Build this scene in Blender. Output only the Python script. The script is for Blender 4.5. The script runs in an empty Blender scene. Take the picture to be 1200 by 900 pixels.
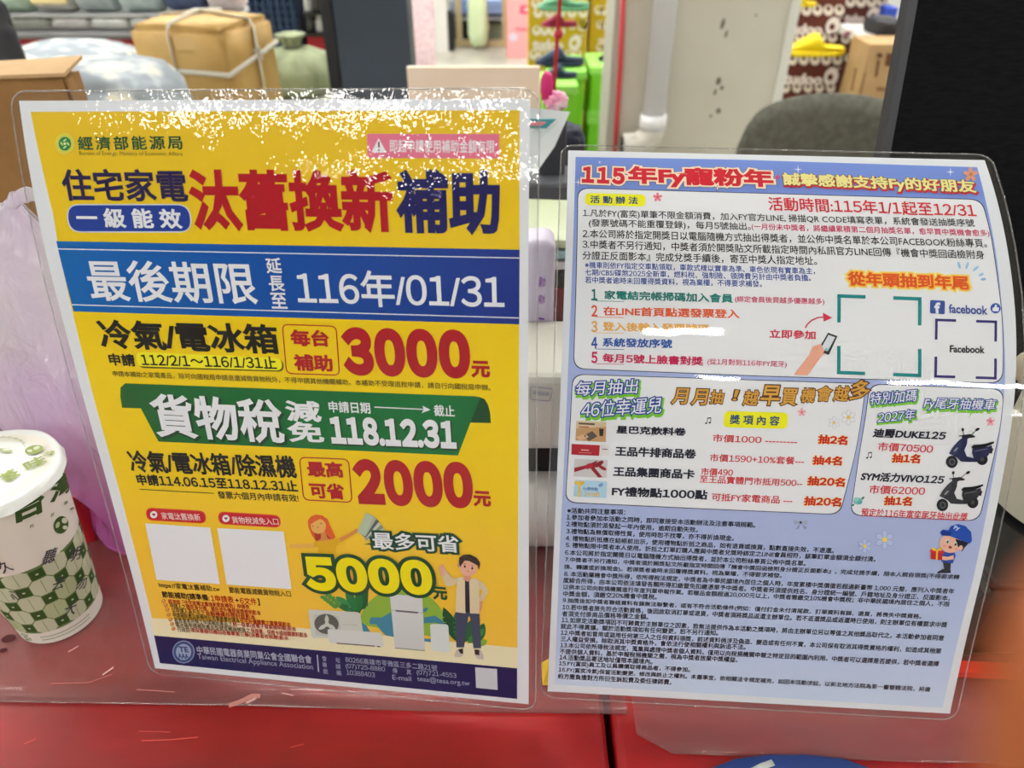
import bpy, bmesh, math, random, re
import numpy as np
from mathutils import Vector, Matrix, noise

# ------------------------------------------------------------------ camera, world, lights, exposure
SC = bpy.context.scene
COL = SC.collection
S = 1.22                      # paper is B4
F = 873.0                     # focal length in pixels of the 1200 px frame
PITCH = math.radians(35)
TABLE = 0.75
CAMZ = TABLE + 0.372 * S
CAM = np.array([0, 0, CAMZ])
cd = bpy.data.cameras.new('camera'); cam = bpy.data.objects.new('camera', cd); COL.objects.link(cam)
cam.location = (0, 0, CAMZ); cam.rotation_euler = (math.pi / 2 - PITCH, 0, 0)
cd.sensor_width = 36; cd.lens = F / 1200 * 36; cd.clip_start = 0.005; cd.clip_end = 100
cd.dof.use_dof = True; cd.dof.focus_distance = 0.435; cd.dof.aperture_fstop = 8.5
SC.camera = cam
SC.view_settings.view_transform = 'Standard'; SC.view_settings.look = 'None'
SC.view_settings.gamma = 1; SC.view_settings.use_curve_mapping = False
SC.view_settings.exposure = -0.14
w = bpy.data.worlds.new('world'); SC.world = w; w.use_nodes = True
w.node_tree.nodes['Background'].inputs[0].default_value = (0.86, 0.93, 1.0, 1)
w.node_tree.nodes['Background'].inputs[1].default_value = 0.55
SC.cycles.sample_clamp_indirect = 6
SC.cycles.transparent_max_bounces = 24
LAMP_GAIN = 48.0              # luminance of the fluorescent diffusers
CEIL = 3.1

# ------------------------------------------------------------------ pixel helpers (camera ray -> point in the room)
cp_, sp_ = math.cos(PITCH), math.sin(PITCH)
def ray(x, y):
    u, v = (x - 600) / F, (y - 450) / F
    return np.array([u, cp_ - v * sp_, -sp_ - v * cp_])
def at(x, y, Y):
    d = ray(x, y); return CAM + d * (Y / d[1])
def atz(x, y, z):
    d = ray(x, y); return CAM + d * ((z - CAMZ) / d[2])
def project(P):
    q = np.asarray(P) - CAM
    z = q[1] * cp_ - q[2] * sp_; yy = -q[1] * sp_ - q[2] * cp_
    return 600 + F * q[0] / z, 450 + F * yy / z

# ------------------------------------------------------------------ materials
def lin(c):
    c = c / 255.0
    return c / 12.92 if c <= 0.04045 else ((c + 0.055) / 1.055) ** 2.4
def L3(rgb, g=1.0): return tuple(min(0.9, lin(c) * g) for c in rgb)
_M = {}
def mat(rgb, rough=0.6, metal=0, spec=0.4, emit=0, name=None):
    key = (rgb, rough, metal, spec, emit, name)
    if key in _M: return _M[key]
    m = bpy.data.materials.new(name or 'colour_%02x%02x%02x' % rgb); m.use_nodes = True
    b = m.node_tree.nodes['Principled BSDF']
    b.inputs['Base Color'].default_value = (*L3(rgb), 1)
    b.inputs['Roughness'].default_value = rough; b.inputs['Metallic'].default_value = metal
    b.inputs['Specular IOR Level'].default_value = spec
    if emit:
        b.inputs['Emission Color'].default_value = (*L3(rgb), 1); b.inputs['Emission Strength'].default_value = emit
    _M[key] = m
    return m
def ink(rgb): return mat(rgb, 0.75, 0, 0.15)
def noisy(rgb1, rgb2, scale=10, rough=0.7, detail=4, bump=0.0, stretch=(1, 1, 1), spec=0.3, lo=0.35, hi=0.65, bscale=None, name=None, rgb3=None):
    m = bpy.data.materials.new(name or 'mottled'); m.use_nodes = True
    nt = m.node_tree; N = nt.nodes; b = N['Principled BSDF']
    tc = N.new('ShaderNodeTexCoord'); mp = N.new('ShaderNodeMapping'); mp.inputs['Scale'].default_value = stretch
    nt.links.new(tc.outputs['Object'], mp.inputs['Vector'])
    no = N.new('ShaderNodeTexNoise'); no.inputs['Scale'].default_value = scale; no.inputs['Detail'].default_value = detail
    nt.links.new(mp.outputs[0], no.inputs['Vector'])
    cr = N.new('ShaderNodeValToRGB'); e = cr.color_ramp.elements
    e[0].position = lo; e[0].color = (*L3(rgb1), 1); e[1].position = hi; e[1].color = (*L3(rgb2), 1)
    if rgb3:
        k = e.new(min(0.99, hi + 0.1)); k.color = (*L3(rgb3), 1)
    nt.links.new(no.outputs['Fac'], cr.inputs[0]); nt.links.new(cr.outputs[0], b.inputs['Base Color'])
    b.inputs['Roughness'].default_value = rough; b.inputs['Specular IOR Level'].default_value = spec
    if bump:
        n2 = N.new('ShaderNodeTexNoise'); n2.inputs['Scale'].default_value = bscale or scale * 3; n2.inputs['Detail'].default_value = 3
        nt.links.new(mp.outputs[0], n2.inputs['Vector'])
        bp = N.new('ShaderNodeBump'); bp.inputs['Strength'].default_value = bump; bp.inputs['Distance'].default_value = 0.01
        nt.links.new(n2.outputs['Fac'], bp.inputs['Height']); nt.links.new(bp.outputs[0], b.inputs['Normal'])
    return m
def ramp_uv(stops, axis='V', rough=0.75):
    m = bpy.data.materials.new('colour_gradient'); m.use_nodes = True
    nt = m.node_tree; N = nt.nodes; b = N['Principled BSDF']
    uv = N.new('ShaderNodeUVMap'); sx = N.new('ShaderNodeSeparateXYZ'); nt.links.new(uv.outputs[0], sx.inputs[0])
    cr = N.new('ShaderNodeValToRGB'); e = cr.color_ramp.elements
    while len(e) < len(stops): e.new(0.5)
    for k, (p, c) in enumerate(stops):
        e[k].position = p; e[k].color = (*L3(c), 1)
    nt.links.new(sx.outputs[1 if axis == 'V' else 0], cr.inputs[0]); nt.links.new(cr.outputs[0], b.inputs['Base Color'])
    b.inputs['Roughness'].default_value = rough; b.inputs['Specular IOR Level'].default_value = 0.15
    return m
def gloss_weight(nt, f0=.04):
    """reflectance that is the same from both sides of a thin sheet"""
    N = nt.nodes; lw = N.new('ShaderNodeLayerWeight'); lw.inputs[0].default_value = .5
    pw = N.new('ShaderNodeMath'); pw.operation = 'POWER'; pw.inputs[1].default_value = 5; nt.links.new(lw.outputs['Facing'], pw.inputs[0])
    ma = N.new('ShaderNodeMath'); ma.operation = 'MULTIPLY_ADD'; ma.inputs[1].default_value = 1 - f0; ma.inputs[2].default_value = f0; nt.links.new(pw.outputs[0], ma.inputs[0])
    return ma, lw
def film_mat(name, rough=0.05, bump=0.5, scale=700, low=25, lowb=0.3, tint=(0.97, 0.97, 0.97), haze=0.0, hazecol=(0.8, 0.8, 0.8), ior=1.5, facet=0, fsize=1000):
    """clear plastic: transparent + fresnel gloss with an orange-peel surface, a little dust"""
    m = bpy.data.materials.new(name); m.use_nodes = True
    nt = m.node_tree; N = nt.nodes; N.clear()
    out = N.new('ShaderNodeOutputMaterial'); tr = N.new('ShaderNodeBsdfTransparent'); tr.inputs[0].default_value = (*tint, 1)
    gl = N.new('ShaderNodeBsdfGlossy'); gl.inputs['Roughness'].default_value = rough
    fr, frn = gloss_weight(nt, ((ior - 1) / (ior + 1)) ** 2)
    tc = N.new('ShaderNodeTexCoord')
    n1 = N.new('ShaderNodeTexNoise'); n1.inputs['Scale'].default_value = scale; n1.inputs['Detail'].default_value = 1.5
    n2 = N.new('ShaderNodeTexNoise'); n2.inputs['Scale'].default_value = low; n2.inputs['Detail'].default_value = 2
    for n in (n1, n2): nt.links.new(tc.outputs['Object'], n.inputs['Vector'])
    b2 = N.new('ShaderNodeBump'); b2.inputs['Strength'].default_value = 1; b2.inputs['Distance'].default_value = lowb * 0.01
    nt.links.new(n2.outputs['Fac'], b2.inputs['Height'])
    b1 = N.new('ShaderNodeBump'); b1.inputs['Strength'].default_value = 1; b1.inputs['Distance'].default_value = bump * 0.001
    nt.links.new(n1.outputs['Fac'], b1.inputs['Height']); nt.links.new(b2.outputs[0], b1.inputs['Normal'])
    
    nrm = b1.outputs[0]
    if facet:   # embossed grain: every tiny cell of the film is tilted a little its own way, in patches
        vo = N.new('ShaderNodeTexVoronoi'); vo.inputs['Scale'].default_value = fsize; nt.links.new(tc.outputs['Object'], vo.inputs['Vector'])
        sb = N.new('ShaderNodeVectorMath'); sb.operation = 'SUBTRACT'; sb.inputs[1].default_value = (.5, .5, .5); nt.links.new(vo.outputs['Color'], sb.inputs[0])
        pn = N.new('ShaderNodeTexNoise'); pn.inputs['Scale'].default_value = 34; pn.inputs['Detail'].default_value = 3; pm = N.new('ShaderNodeMapping'); pm.inputs['Scale'].default_value = (1.6, 1, .7)
        nt.links.new(tc.outputs['Object'], pm.inputs[0]); nt.links.new(pm.outputs[0], pn.inputs['Vector'])
        pr_ = N.new('ShaderNodeMapRange'); pr_.inputs[1].default_value = .42; pr_.inputs[2].default_value = .60; pr_.inputs[3].default_value = facet * .32; pr_.inputs[4].default_value = facet; nt.links.new(pn.outputs['Fac'], pr_.inputs[0])
        sc_ = N.new('ShaderNodeVectorMath'); sc_.operation = 'SCALE'; nt.links.new(sb.outputs[0], sc_.inputs[0]); nt.links.new(pr_.outputs[0], sc_.inputs['Scale'])
        ad = N.new('ShaderNodeVectorMath'); ad.operation = 'ADD'; nt.links.new(b2.outputs[0], ad.inputs[0]); nt.links.new(sc_.outputs[0], ad.inputs[1])
        nn = N.new('ShaderNodeVectorMath'); nn.operation = 'NORMALIZE'; nt.links.new(ad.outputs[0], nn.inputs[0]); nrm = nn.outputs[0]
    base = tr
    if haze:
        df = N.new('ShaderNodeBsdfDiffuse'); df.inputs[0].default_value = (*hazecol, 1)
        mh = N.new('ShaderNodeMixShader')
        n3 = N.new('ShaderNodeTexNoise'); n3.inputs['Scale'].default_value = 12; n3.inputs['Detail'].default_value = 8
        nt.links.new(tc.outputs['Object'], n3.inputs['Vector'])
        mr = N.new('ShaderNodeMapRange'); mr.inputs[1].default_value = .3; mr.inputs[2].default_value = .75
        mr.inputs[3].default_value = haze * .5; mr.inputs[4].default_value = haze * 1.5
        nt.links.new(n3.outputs['Fac'], mr.inputs[0]); nt.links.new(mr.outputs[0], mh.inputs[0])
        nt.links.new(tr.outputs[0], mh.inputs[1]); nt.links.new(df.outputs[0], mh.inputs[2]); base = mh
    nt.links.new(nrm, gl.inputs['Normal']); nt.links.new(nrm, frn.inputs['Normal'])
    mx = N.new('ShaderNodeMixShader'); nt.links.new(fr.outputs[0], mx.inputs[0])
    nt.links.new(base.outputs[0], mx.inputs[1]); nt.links.new(gl.outputs[0], mx.inputs[2])
    nt.links.new(mx.outputs[0], out.inputs[0])
    return m

# ------------------------------------------------------------------ object helpers
def root_of(o):
    while o.parent: o = o.parent
    return o
def link(name, me, mats, parent=None, loc=None):
    """mesh vertices come in world coordinates"""
    o = bpy.data.objects.new(name, me); COL.objects.link(o)
    for m in (mats if isinstance(mats, (list, tuple)) else [mats]): me.materials.append(m)
    if parent is not None:
        r = root_of(parent); o.parent = parent; off = r.location
        me.transform(Matrix.Translation(-off))
    else:
        if loc is None:
            n = len(me.vertices); co = np.empty(n * 3); me.vertices.foreach_get('co', co); co = co.reshape(-1, 3)
            loc = ((co[:, 0].min() + co[:, 0].max()) / 2, (co[:, 1].min() + co[:, 1].max()) / 2, co[:, 2].min())
        o.location = loc; me.transform(Matrix.Translation(-Vector(loc)))
    return o
def thing(name, label, cat, loc=(0, 0, 0), group=None):
    o = bpy.data.objects.new(name, None); COL.objects.link(o); o.location = loc; o.empty_display_size = 0.05
    o['label'] = label; o['category'] = cat
    if group: o['group'] = group
    return o
def tag(o, label, cat, group=None):
    o['label'] = label; o['category'] = cat
    if group: o['group'] = group
    return o
def bm_mesh(bm, smooth=False, name='mesh'):
    bmesh.ops.recalc_face_normals(bm, faces=bm.faces)
    me = bpy.data.meshes.new(name); bm.to_mesh(me); bm.free()
    if smooth:
        me.shade_smooth()
    return me
def add_box(bm, c, size, rz=0, bevel=0, rx=0, ry=0, seg=2):
    t = bmesh.new(); bmesh.ops.create_cube(t, size=1)
    for v in t.verts: v.co = Vector((v.co.x * size[0], v.co.y * size[1], v.co.z * size[2]))
    if bevel: bmesh.ops.bevel(t, geom=t.edges[:] , offset=bevel, segments=seg, affect='EDGES', profile=.5)
    M = Matrix.Translation(c) @ Matrix.Rotation(rz, 4, 'Z') @ Matrix.Rotation(rx, 4, 'X') @ Matrix.Rotation(ry, 4, 'Y')
    t.transform(M); me = bpy.data.meshes.new('t'); t.to_mesh(me); t.free(); bm.from_mesh(me); bpy.data.meshes.remove(me)
def box(name, c, size, m, parent=None, rz=0, bevel=0, rx=0, ry=0, seg=2, smooth=False):
    bm = bmesh.new(); add_box(bm, c, size, rz, bevel, rx, ry, seg); return link(name, bm_mesh(bm, smooth), m, parent)
def add_tube(bm, pts, r, n=10, cap=True):
    pts = [Vector(p) for p in pts]; rings = []
    rr = r if isinstance(r, (list, tuple)) else [r] * len(pts)
    up = None
    for i, p in enumerate(pts):
        d = (pts[min(i + 1, len(pts) - 1)] - pts[max(i - 1, 0)]).normalized()
        if up is None:
            up = Vector((0, 0, 1)) if abs(d.z) < .9 else Vector((1, 0, 0))
        x = d.cross(up).normalized(); up2 = x.cross(d).normalized(); up = up2
        q = rr[i]; qa, qb = q if isinstance(q, tuple) else (q, q)
        rings.append([bm.verts.new(p + x * math.cos(a) * qa + up2 * math.sin(a) * qb) for a in [2 * math.pi * k / n for k in range(n)]])
    for a, b in zip(rings, rings[1:]):
        for k in range(n): bm.faces.new((a[k], a[(k + 1) % n], b[(k + 1) % n], b[k]))
    if cap: bm.faces.new(rings[0][::-1]); bm.faces.new(rings[-1])
def tube(name, pts, r, m, parent=None, n=10, smooth=True):
    bm = bmesh.new(); add_tube(bm, pts, r, n); return link(name, bm_mesh(bm, smooth), m, parent)
def add_lathe(bm, c, prof, n=48, caps=True):
    rings = []
    for r, z in prof:
        rings.append([bm.verts.new((c[0] + r * math.cos(2 * math.pi * k / n), c[1] + r * math.sin(2 * math.pi * k / n), c[2] + z)) for k in range(n)])
    for a, b in zip(rings, rings[1:]):
        for k in range(n): bm.faces.new((a[k], a[(k + 1) % n], b[(k + 1) % n], b[k]))
    if caps: bm.faces.new(rings[0][::-1]); bm.faces.new(rings[-1])
def lathe(name, c, prof, m, parent=None, n=48, smooth=True):
    bm = bmesh.new(); add_lathe(bm, c, prof, n); me = bm_mesh(bm)
    o = link(name, me, m, parent)
    if smooth: me.shade_smooth(); me.set_sharp_from_angle(angle=math.radians(40))
    return o
def blob(name, c, r, m, parent=None, amp=0.12, freq=3.0, sub=4, squash=None, rz=0, flat=True):
    """soft bundle: a superellipsoid with folds"""
    bm = bmesh.new(); bmesh.ops.create_icosphere(bm, subdivisions=sub, radius=1)
    e = squash or 0.6
    for v in bm.verts:
        d = v.co.normalized(); q = Vector([math.copysign(abs(a) ** e, a) for a in d])
        f = 1 + amp * noise.noise(Vector(d) * freq + Vector(c) * 7) + amp * .4 * noise.noise(Vector(d) * freq * 3.1)
        v.co = Vector((q.x * r[0] * f, q.y * r[1] * f, q.z * r[2] * f))
    lo = min(v.co.z for v in bm.verts)
    bm.transform(Matrix.Translation(Vector(c)) @ Matrix.Rotation(rz, 4, 'Z'))
    if flat:
        for v in bm.verts: v.co.z = max(v.co.z, c[2] + lo * .85)
    return link(name, bm_mesh(bm, True), m, parent)
def prism(name, pts, thick, m, parent=None):
    """closed solid: polygon of world points extruded along the world vector thick"""
    bm = bmesh.new(); a = [bm.verts.new(Vector(p)) for p in pts]; b = [bm.verts.new(Vector(p) + Vector(thick)) for p in pts]
    n = len(pts); bm.faces.new(a); bm.faces.new(b[::-1])
    for k in range(n): bm.faces.new((a[k], a[(k + 1) % n], b[(k + 1) % n], b[k]))
    return link(name, bm_mesh(bm), m, parent)
def structure(o): o['kind'] = 'structure'; return o

# ------------------------------------------------------------------ printed surfaces
class Sheet:
    """a sheet bent about its horizontal axis; (s, t) are metres across and up the paper"""
    def __init__(self, prm, W=.21, H=.297):
        self.W, self.H = W * S, H * S
        o, yaw, roll, ang = np.array(prm[:3]) * S, prm[3], prm[4], prm[5:]
        self.o = o + CAM
        A = np.array([math.cos(yaw) * math.cos(roll), math.sin(yaw) * math.cos(roll), math.sin(roll)])
        U = np.array([0, 0, 1.]); U -= A * A.dot(U); U /= np.linalg.norm(U)
        B = np.cross(U, A)
        if B[1] < 0: B = -B
        self.A, self.U, self.B = A, U, B
        self.tt = np.linspace(-.02, self.H + .02, 1200); dt = self.tt[1] - self.tt[0]
        self.ang = np.interp(self.tt / self.H, np.linspace(0, 1, len(ang)), ang)
        k = np.ones(61) / 61; self.ang = np.convolve(np.pad(self.ang, 30, 'edge'), k, 'valid')
        f = np.cumsum(np.cos(self.ang)) * dt; u = np.cumsum(np.sin(self.ang)) * dt
        self.f = f - np.interp(0, self.tt, f); self.u = u - np.interp(0, self.tt, u)
    def P(self, st, h=0):
        st = np.atleast_2d(st); s, t = st[:, 0], st[:, 1]
        a = np.interp(t, self.tt, self.ang)
        n = -np.outer(np.sin(a), self.B) + np.outer(np.cos(a), self.U)
        return self.o + np.outer(s, self.A) + np.outer(np.interp(t, self.tt, self.f), self.B) + np.outer(np.interp(t, self.tt, self.u), self.U) + n * (np.zeros(len(s)) + h)[:, None]
    def inv(self, x, y):
        d = ray(x, y); Nn = np.cross(d, self.A)
        pts = (self.o - CAM) + np.outer(self.f, self.B) + np.outer(self.u, self.U)
        g = pts @ Nn
        if g[0] > g[-1]: t = np.interp(0, g[::-1], self.tt[::-1])
        else: t = np.interp(0, g, self.tt)
        q = (self.o - CAM) + self.B * np.interp(t, self.tt, self.f) + self.U * np.interp(t, self.tt, self.u)
        # lam*d - s*A = q
        M = np.stack([d, -self.A], 1); sol = np.linalg.lstsq(M, q, rcond=None)[0]
        return np.array([sol[1], t])
class Cone:
    """side of the cup: s = angle, t = height; flat=True the lid plane in metres"""
    def __init__(self, c, r0, r1, h): self.c, self.r0, self.r1, self.h = np.array(c), r0, r1, h; self.W = 1; self.H = h
    def P(self, st, h=0):
        st = np.atleast_2d(st); a, t = st[:, 0] / .035, st[:, 1]
        r = self.r0 + (self.r1 - self.r0) * t / self.h + h
        return self.c + np.stack([r * np.sin(a), -r * np.cos(a), t], 1)
    def inv(self, x, y):
        v = np.array([.0, self.h / 2])
        for k in range(30):
            p = self.P(v)[0]; r = np.array(project(p)) - (x, y)
            J = np.array([(np.array(project(self.P(v + e)[0])) - project(p)) / 1e-5 for e in (np.array([1e-5, 0]), np.array([0, 1e-5]))]).T
            d = np.linalg.solve(J, -r); n = np.linalg.norm(d); v = v + d * min(1, .02 / max(n, 1e-9))
        return v
class Disc:
    def __init__(self, z): self.z = z; self.W = self.H = 1
    def P(self, st, h=0):
        st = np.atleast_2d(st); return np.stack([st[:, 0], st[:, 1], np.full(len(st), self.z) + h], 1)
    def inv(self, x, y): return atz(x, y, self.z)[:2]
class Plane:
    """flat printed surface facing the room: origin, across and up vectors in metres"""
    def __init__(self, o, A, U): self.o, self.A, self.U = map(np.array, (o, A, U)); self.n = np.cross(self.A, self.U); self.n = self.n / np.linalg.norm(self.n); self.W = self.H = 1
    def P(self, st, h=0):
        st = np.atleast_2d(st); return self.o + np.outer(st[:, 0], self.A) + np.outer(st[:, 1], self.U) + np.outer(np.zeros(len(st)) + h, self.n)
    def inv(self, x, y):
        M = np.stack([ray(x, y), -self.A, -self.U], 1); return np.linalg.solve(M, self.o - CAM)[1:]

LAY = 0.00006
_tc = {}
def raw_mesh(body, bold, sp, res):
    key = ('raw', body, bold, sp, res)
    if key in _tc: return _tc[key]
    c = bpy.data.curves.new('t', 'FONT'); c.body = body; c.size = 1; c.resolution_u = res
    c.space_character = sp
    if bold: c.bevel_depth = bold; c.bevel_resolution = 1 if bold > .05 else 0
    o = bpy.data.objects.new('t', c); COL.objects.link(o)
    dg = bpy.context.evaluated_depsgraph_get(); me = o.evaluated_get(dg).to_mesh()
    n = len(me.vertices); co = np.empty(n * 3); me.vertices.foreach_get('co', co); co = co.reshape(-1, 3)
    fs = [tuple(p.vertices) for p in me.polygons]
    o.evaluated_get(dg).to_mesh_clear(); bpy.data.objects.remove(o); bpy.data.curves.remove(c)
    _tc[key] = (co, fs); return _tc[key]
def is_cjk(ch): return ord(ch) > 0x2e00
ADV = None
def text_mesh(body, bold=0.0, off=0.0, sp=1.0, res=2, track=None):
    """text outline; digits are taken from the full width forms so that they share the style of the characters"""
    global ADV
    bold = bold + off; track = bold if track is None else track
    if ADV is None:
        a, b = raw_mesh('國國', 0, 1, 2)[0], raw_mesh('國', 0, 1, 2)[0]; ADV = float(np.ptp(a[:, 0]) - np.ptp(b[:, 0]))
    res = (8 if len(body) < 12 else 4) if len(body) < 30 and any(ch < '\x7f' for ch in body) else 2
    if not any(ch.isdigit() for ch in body): return raw_mesh(body, bold, sp, res)
    key = (body, bold, sp, res, track)
    if key in _tc: return _tc[key]
    V, Fs, n, x = [], [], 0, 0.0
    runs = re.findall(r'[0-9]|[^0-9]+', body)
    for r_ in runs:
        if r_.isdigit():
            w0 = raw_mesh(chr(ord(r_) + 0xfee0), 0, 1, res)[0]; co, fs = raw_mesh(chr(ord(r_) + 0xfee0), bold, 1, res)
            cx = (w0[:, 0].min() + w0[:, 0].max()) / 2; adv = (.59 + 1.7 * track) * ADV * sp
            if r_ == '1': cx += .0
            co = co + np.array([x - cx + adv / 2, 0, 0]); x += adv
        else:
            w0 = raw_mesh('.' + r_ + '.', 0, sp, res)[0]; dot = raw_mesh('.', 0, sp, res)[0]
            adv = float(np.ptp(w0[:, 0]) - np.ptp(dot[:, 0])) - (float(np.ptp(raw_mesh('..', 0, sp, res)[0][:, 0])) - float(np.ptp(dot[:, 0])))
            if not r_.strip(): x += adv; continue
            co, fs = raw_mesh(r_, bold, sp, res); co = co + np.array([x, 0, 0]); x += adv
        V.append(co); Fs += [tuple(q + n for q in f) for f in fs]; n += len(co)
    _tc[key] = (np.concatenate(V), Fs); return _tc[key]

class Ink:
    """collects flat print on a surface and links it as one mesh"""
    def __init__(self, surf, cut=True): self.s = surf; self.v = []; self.f = []; self.m = []; self.mats = []; self.n = 0; self.cut = cut; self.top = 1
    def _m(self, m):
        if isinstance(m, tuple): m = ink(m)
        if m not in self.mats: self.mats.append(m)
        return self.mats.index(m)
    def _add(self, st, h, faces, m):
        st = np.asarray(st, float); k = self._m(m)
        self.v.append(np.column_stack([st, np.zeros(len(st)) + h]))
        self.f += [tuple(i + self.n for i in f) for f in faces]; self.m += [k] * len(faces); self.n += len(st)
    def poly_st(self, st, m, layer=1): self._add(st, layer * LAY, [tuple(range(len(st)))], m)
    def poly(self, pts, m, layer=None, r=0):
        layer = layer or self.top; self.top = layer + 1 if layer >= self.top else self.top
        st = [self.s.inv(x, y) for x, y in pts]
        if r:
            rr = r
            out = []
            n = len(st)
            for i in range(n):
                p, a, b = st[i], st[i - 1], st[(i + 1) % n]
                da, db = a - p, b - p; la, lb = np.linalg.norm(da), np.linalg.norm(db)
                q = min(rr, la * .49, lb * .49); pa, pb = p + da / la * q, p + db / lb * q
                for k in range(7):
                    u = k / 6; out.append((1 - u) ** 2 * pa + 2 * u * (1 - u) * p + u * u * pb)
            st = out
        self.poly_st(st, m, layer)
    def ell(self, x, y, rx, ry, m, layer=None, rot=0, n=24, a0=0, a1=2 * math.pi):
        c, s_ = math.cos(rot), math.sin(rot); pts = []
        full = abs(a1 - a0 - 2 * math.pi) < 1e-6
        for k in range(n if full else n + 1):
            a = a0 + (a1 - a0) * k / n; p, q = rx * math.cos(a), ry * math.sin(a); pts.append((x + p * c - q * s_, y + p * s_ + q * c))
        self.poly(pts, m, layer)
    def line(self, pts, wpx, m, layer=None, closed=False):
        layer = layer or self.top; self.top = max(self.top, layer + 1)
        P = [np.array(p, float) for p in pts]
        if closed: P = P + [P[0]]
        W = wpx / 2; L = []; R = []
        for i, p in enumerate(P):
            a = P[max(i - 1, 0)] if not (closed and i == 0) else P[-2]
            b = P[min(i + 1, len(P) - 1)] if not (closed and i == len(P) - 1) else P[1]
            d = b - a; d = d / (np.linalg.norm(d) + 1e-9); nrm = np.array([-d[1], d[0]])
            L.append(self.s.inv(*(p + nrm * W))); R.append(self.s.inv(*(p - nrm * W)))
        st = L + R; n = len(P)
        self._add(st, layer * LAY, [(i, i + 1, n + i + 1, n + i) for i in range(n - 1)], m)
    def rrect(self, pts, r, wpx, m, layer=None):
        """outline of a polygon with rounded corners"""
        out = []; n = len(pts)
        for i in range(n):
            p, a, b = map(np.array, (pts[i], pts[i - 1], pts[(i + 1) % n])); p = p.astype(float)
            da, db = a - p, b - p; la, lb = np.linalg.norm(da), np.linalg.norm(db); q = min(r, la * .49, lb * .49)
            pa, pb = p + da / la * q, p + db / lb * q
            for k in range(6):
                u = k / 5; out.append(tuple((1 - u) ** 2 * pa + 2 * u * (1 - u) * p + u * u * pb))
        self.line(out, wpx, m, layer, closed=True)
    def text(self, body, xl, yl, xr, yr, h, m, bold=0.0, off=0.0, out=None, sp=1.0, slant=0.0, layer=None, res=2, shadow=None, bbox=None):
        layer = layer or self.top; self.top = layer + 3
        co, fs = text_mesh(body, bold, off, sp, res)
        x0, x1, y0, y1 = co[:, 0].min(), co[:, 0].max(), co[:, 1].min(), co[:, 1].max()
        if bbox: y0, y1 = bbox
        Lp, Rp = self.s.inv(xl, yl), self.s.inv(xr, yr)
        xm, ym = (xl + xr) / 2, (yl + yr) / 2
        hp = np.linalg.norm(self.s.inv(xm, ym - h / 2)[1] - self.s.inv(xm, ym + h / 2)[1])
        d = Rp - Lp; W = np.linalg.norm(d); e = d / W; q = np.array([-e[1], e[0]])
        def put(co, fs, m, lay, dx=0, dy=0):
            u = (co[:, 0] - x0) / (x1 - x0) * W; v = (co[:, 1] - (y0 + y1) / 2) / (y1 - y0) * hp
            u = u + v * slant
            st = Lp + np.outer(u + dx * hp, e) + np.outer(v + dy * hp, q)
            zz = co[:, 2]; zz = zz / (abs(zz).max() + 1e-9) * LAY * .35
            self._add(st, lay * LAY + zz, fs, m)
        if shadow:
            c2, f2 = text_mesh(body, bold + shadow[1], 0, sp, 1, bold + off); put(c2, f2, shadow[0], layer, shadow[2], shadow[3]); layer += 1
        if out:
            for (mm, wd) in (out if isinstance(out, list) else [out]):
                c2, f2 = text_mesh(body, bold + wd, 0, sp, 1, bold + off); put(c2, f2, mm, layer); layer += 1
        put(co, fs, m, layer); self.top = layer + 1
    def done(self, name, parent, base=0):
        if not self.f: return None
        V = np.concatenate(self.v); bm = bmesh.new()
        vs = [bm.verts.new(p) for p in V]
        for f, k in zip(self.f, self.m):
            try: q = bm.faces.new([vs[i] for i in f]); q.material_index = k
            except ValueError: pass
        big = [f for f in bm.faces if len(f.verts) > 4]
        bmesh.ops.triangulate(bm, faces=big)
        if self.cut:
            ax = 0 if self.cut == 'x' else 1; lo, hi = V[:, ax].min(), V[:, ax].max(); step = .004 if ax else .0016
            if hi - lo > step * 1.5:
                k = math.ceil(lo / step)
                while k * step < hi:
                    z = k * step; k += 1
                    bmesh.ops.bisect_plane(bm, geom=bm.verts[:] + bm.edges[:] + bm.faces[:], plane_co=(0, z, 0) if ax else (z, 0, 0), plane_no=(0, 1, 0) if ax else (1, 0, 0))
        uvl = bm.loops.layers.uv.new('UVMap')
        for f in bm.faces:
            for l in f.loops: l[uvl].uv = (l.vert.co.x / self.s.W, l.vert.co.y / self.s.H)
        co = np.array([v.co[:] for v in bm.verts]); W = self.s.P(co[:, :2], co[:, 2] + base)
        for v, p in zip(bm.verts, W): v.co = Vector(p)
        me = bpy.data.meshes.new(name); bm.to_mesh(me); bm.free()
        o = link(name, me, self.mats, parent)
        return o

# ------------------------------------------------------------------ the two laminated notices
import math as _m
rad = _m.radians
LEFT = Sheet([-.1995, .2500, -.3690, rad(-7.2), rad(2.0), rad(77), rad(79), rad(80), rad(78), rad(68)])
RIGHT = Sheet([.0190, .2320, -.3630, rad(-3.3), rad(-.3), rad(70), rad(73), rad(67), rad(42), rad(25)])
LAY = 0.00004
FILMH = 0.0013

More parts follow.
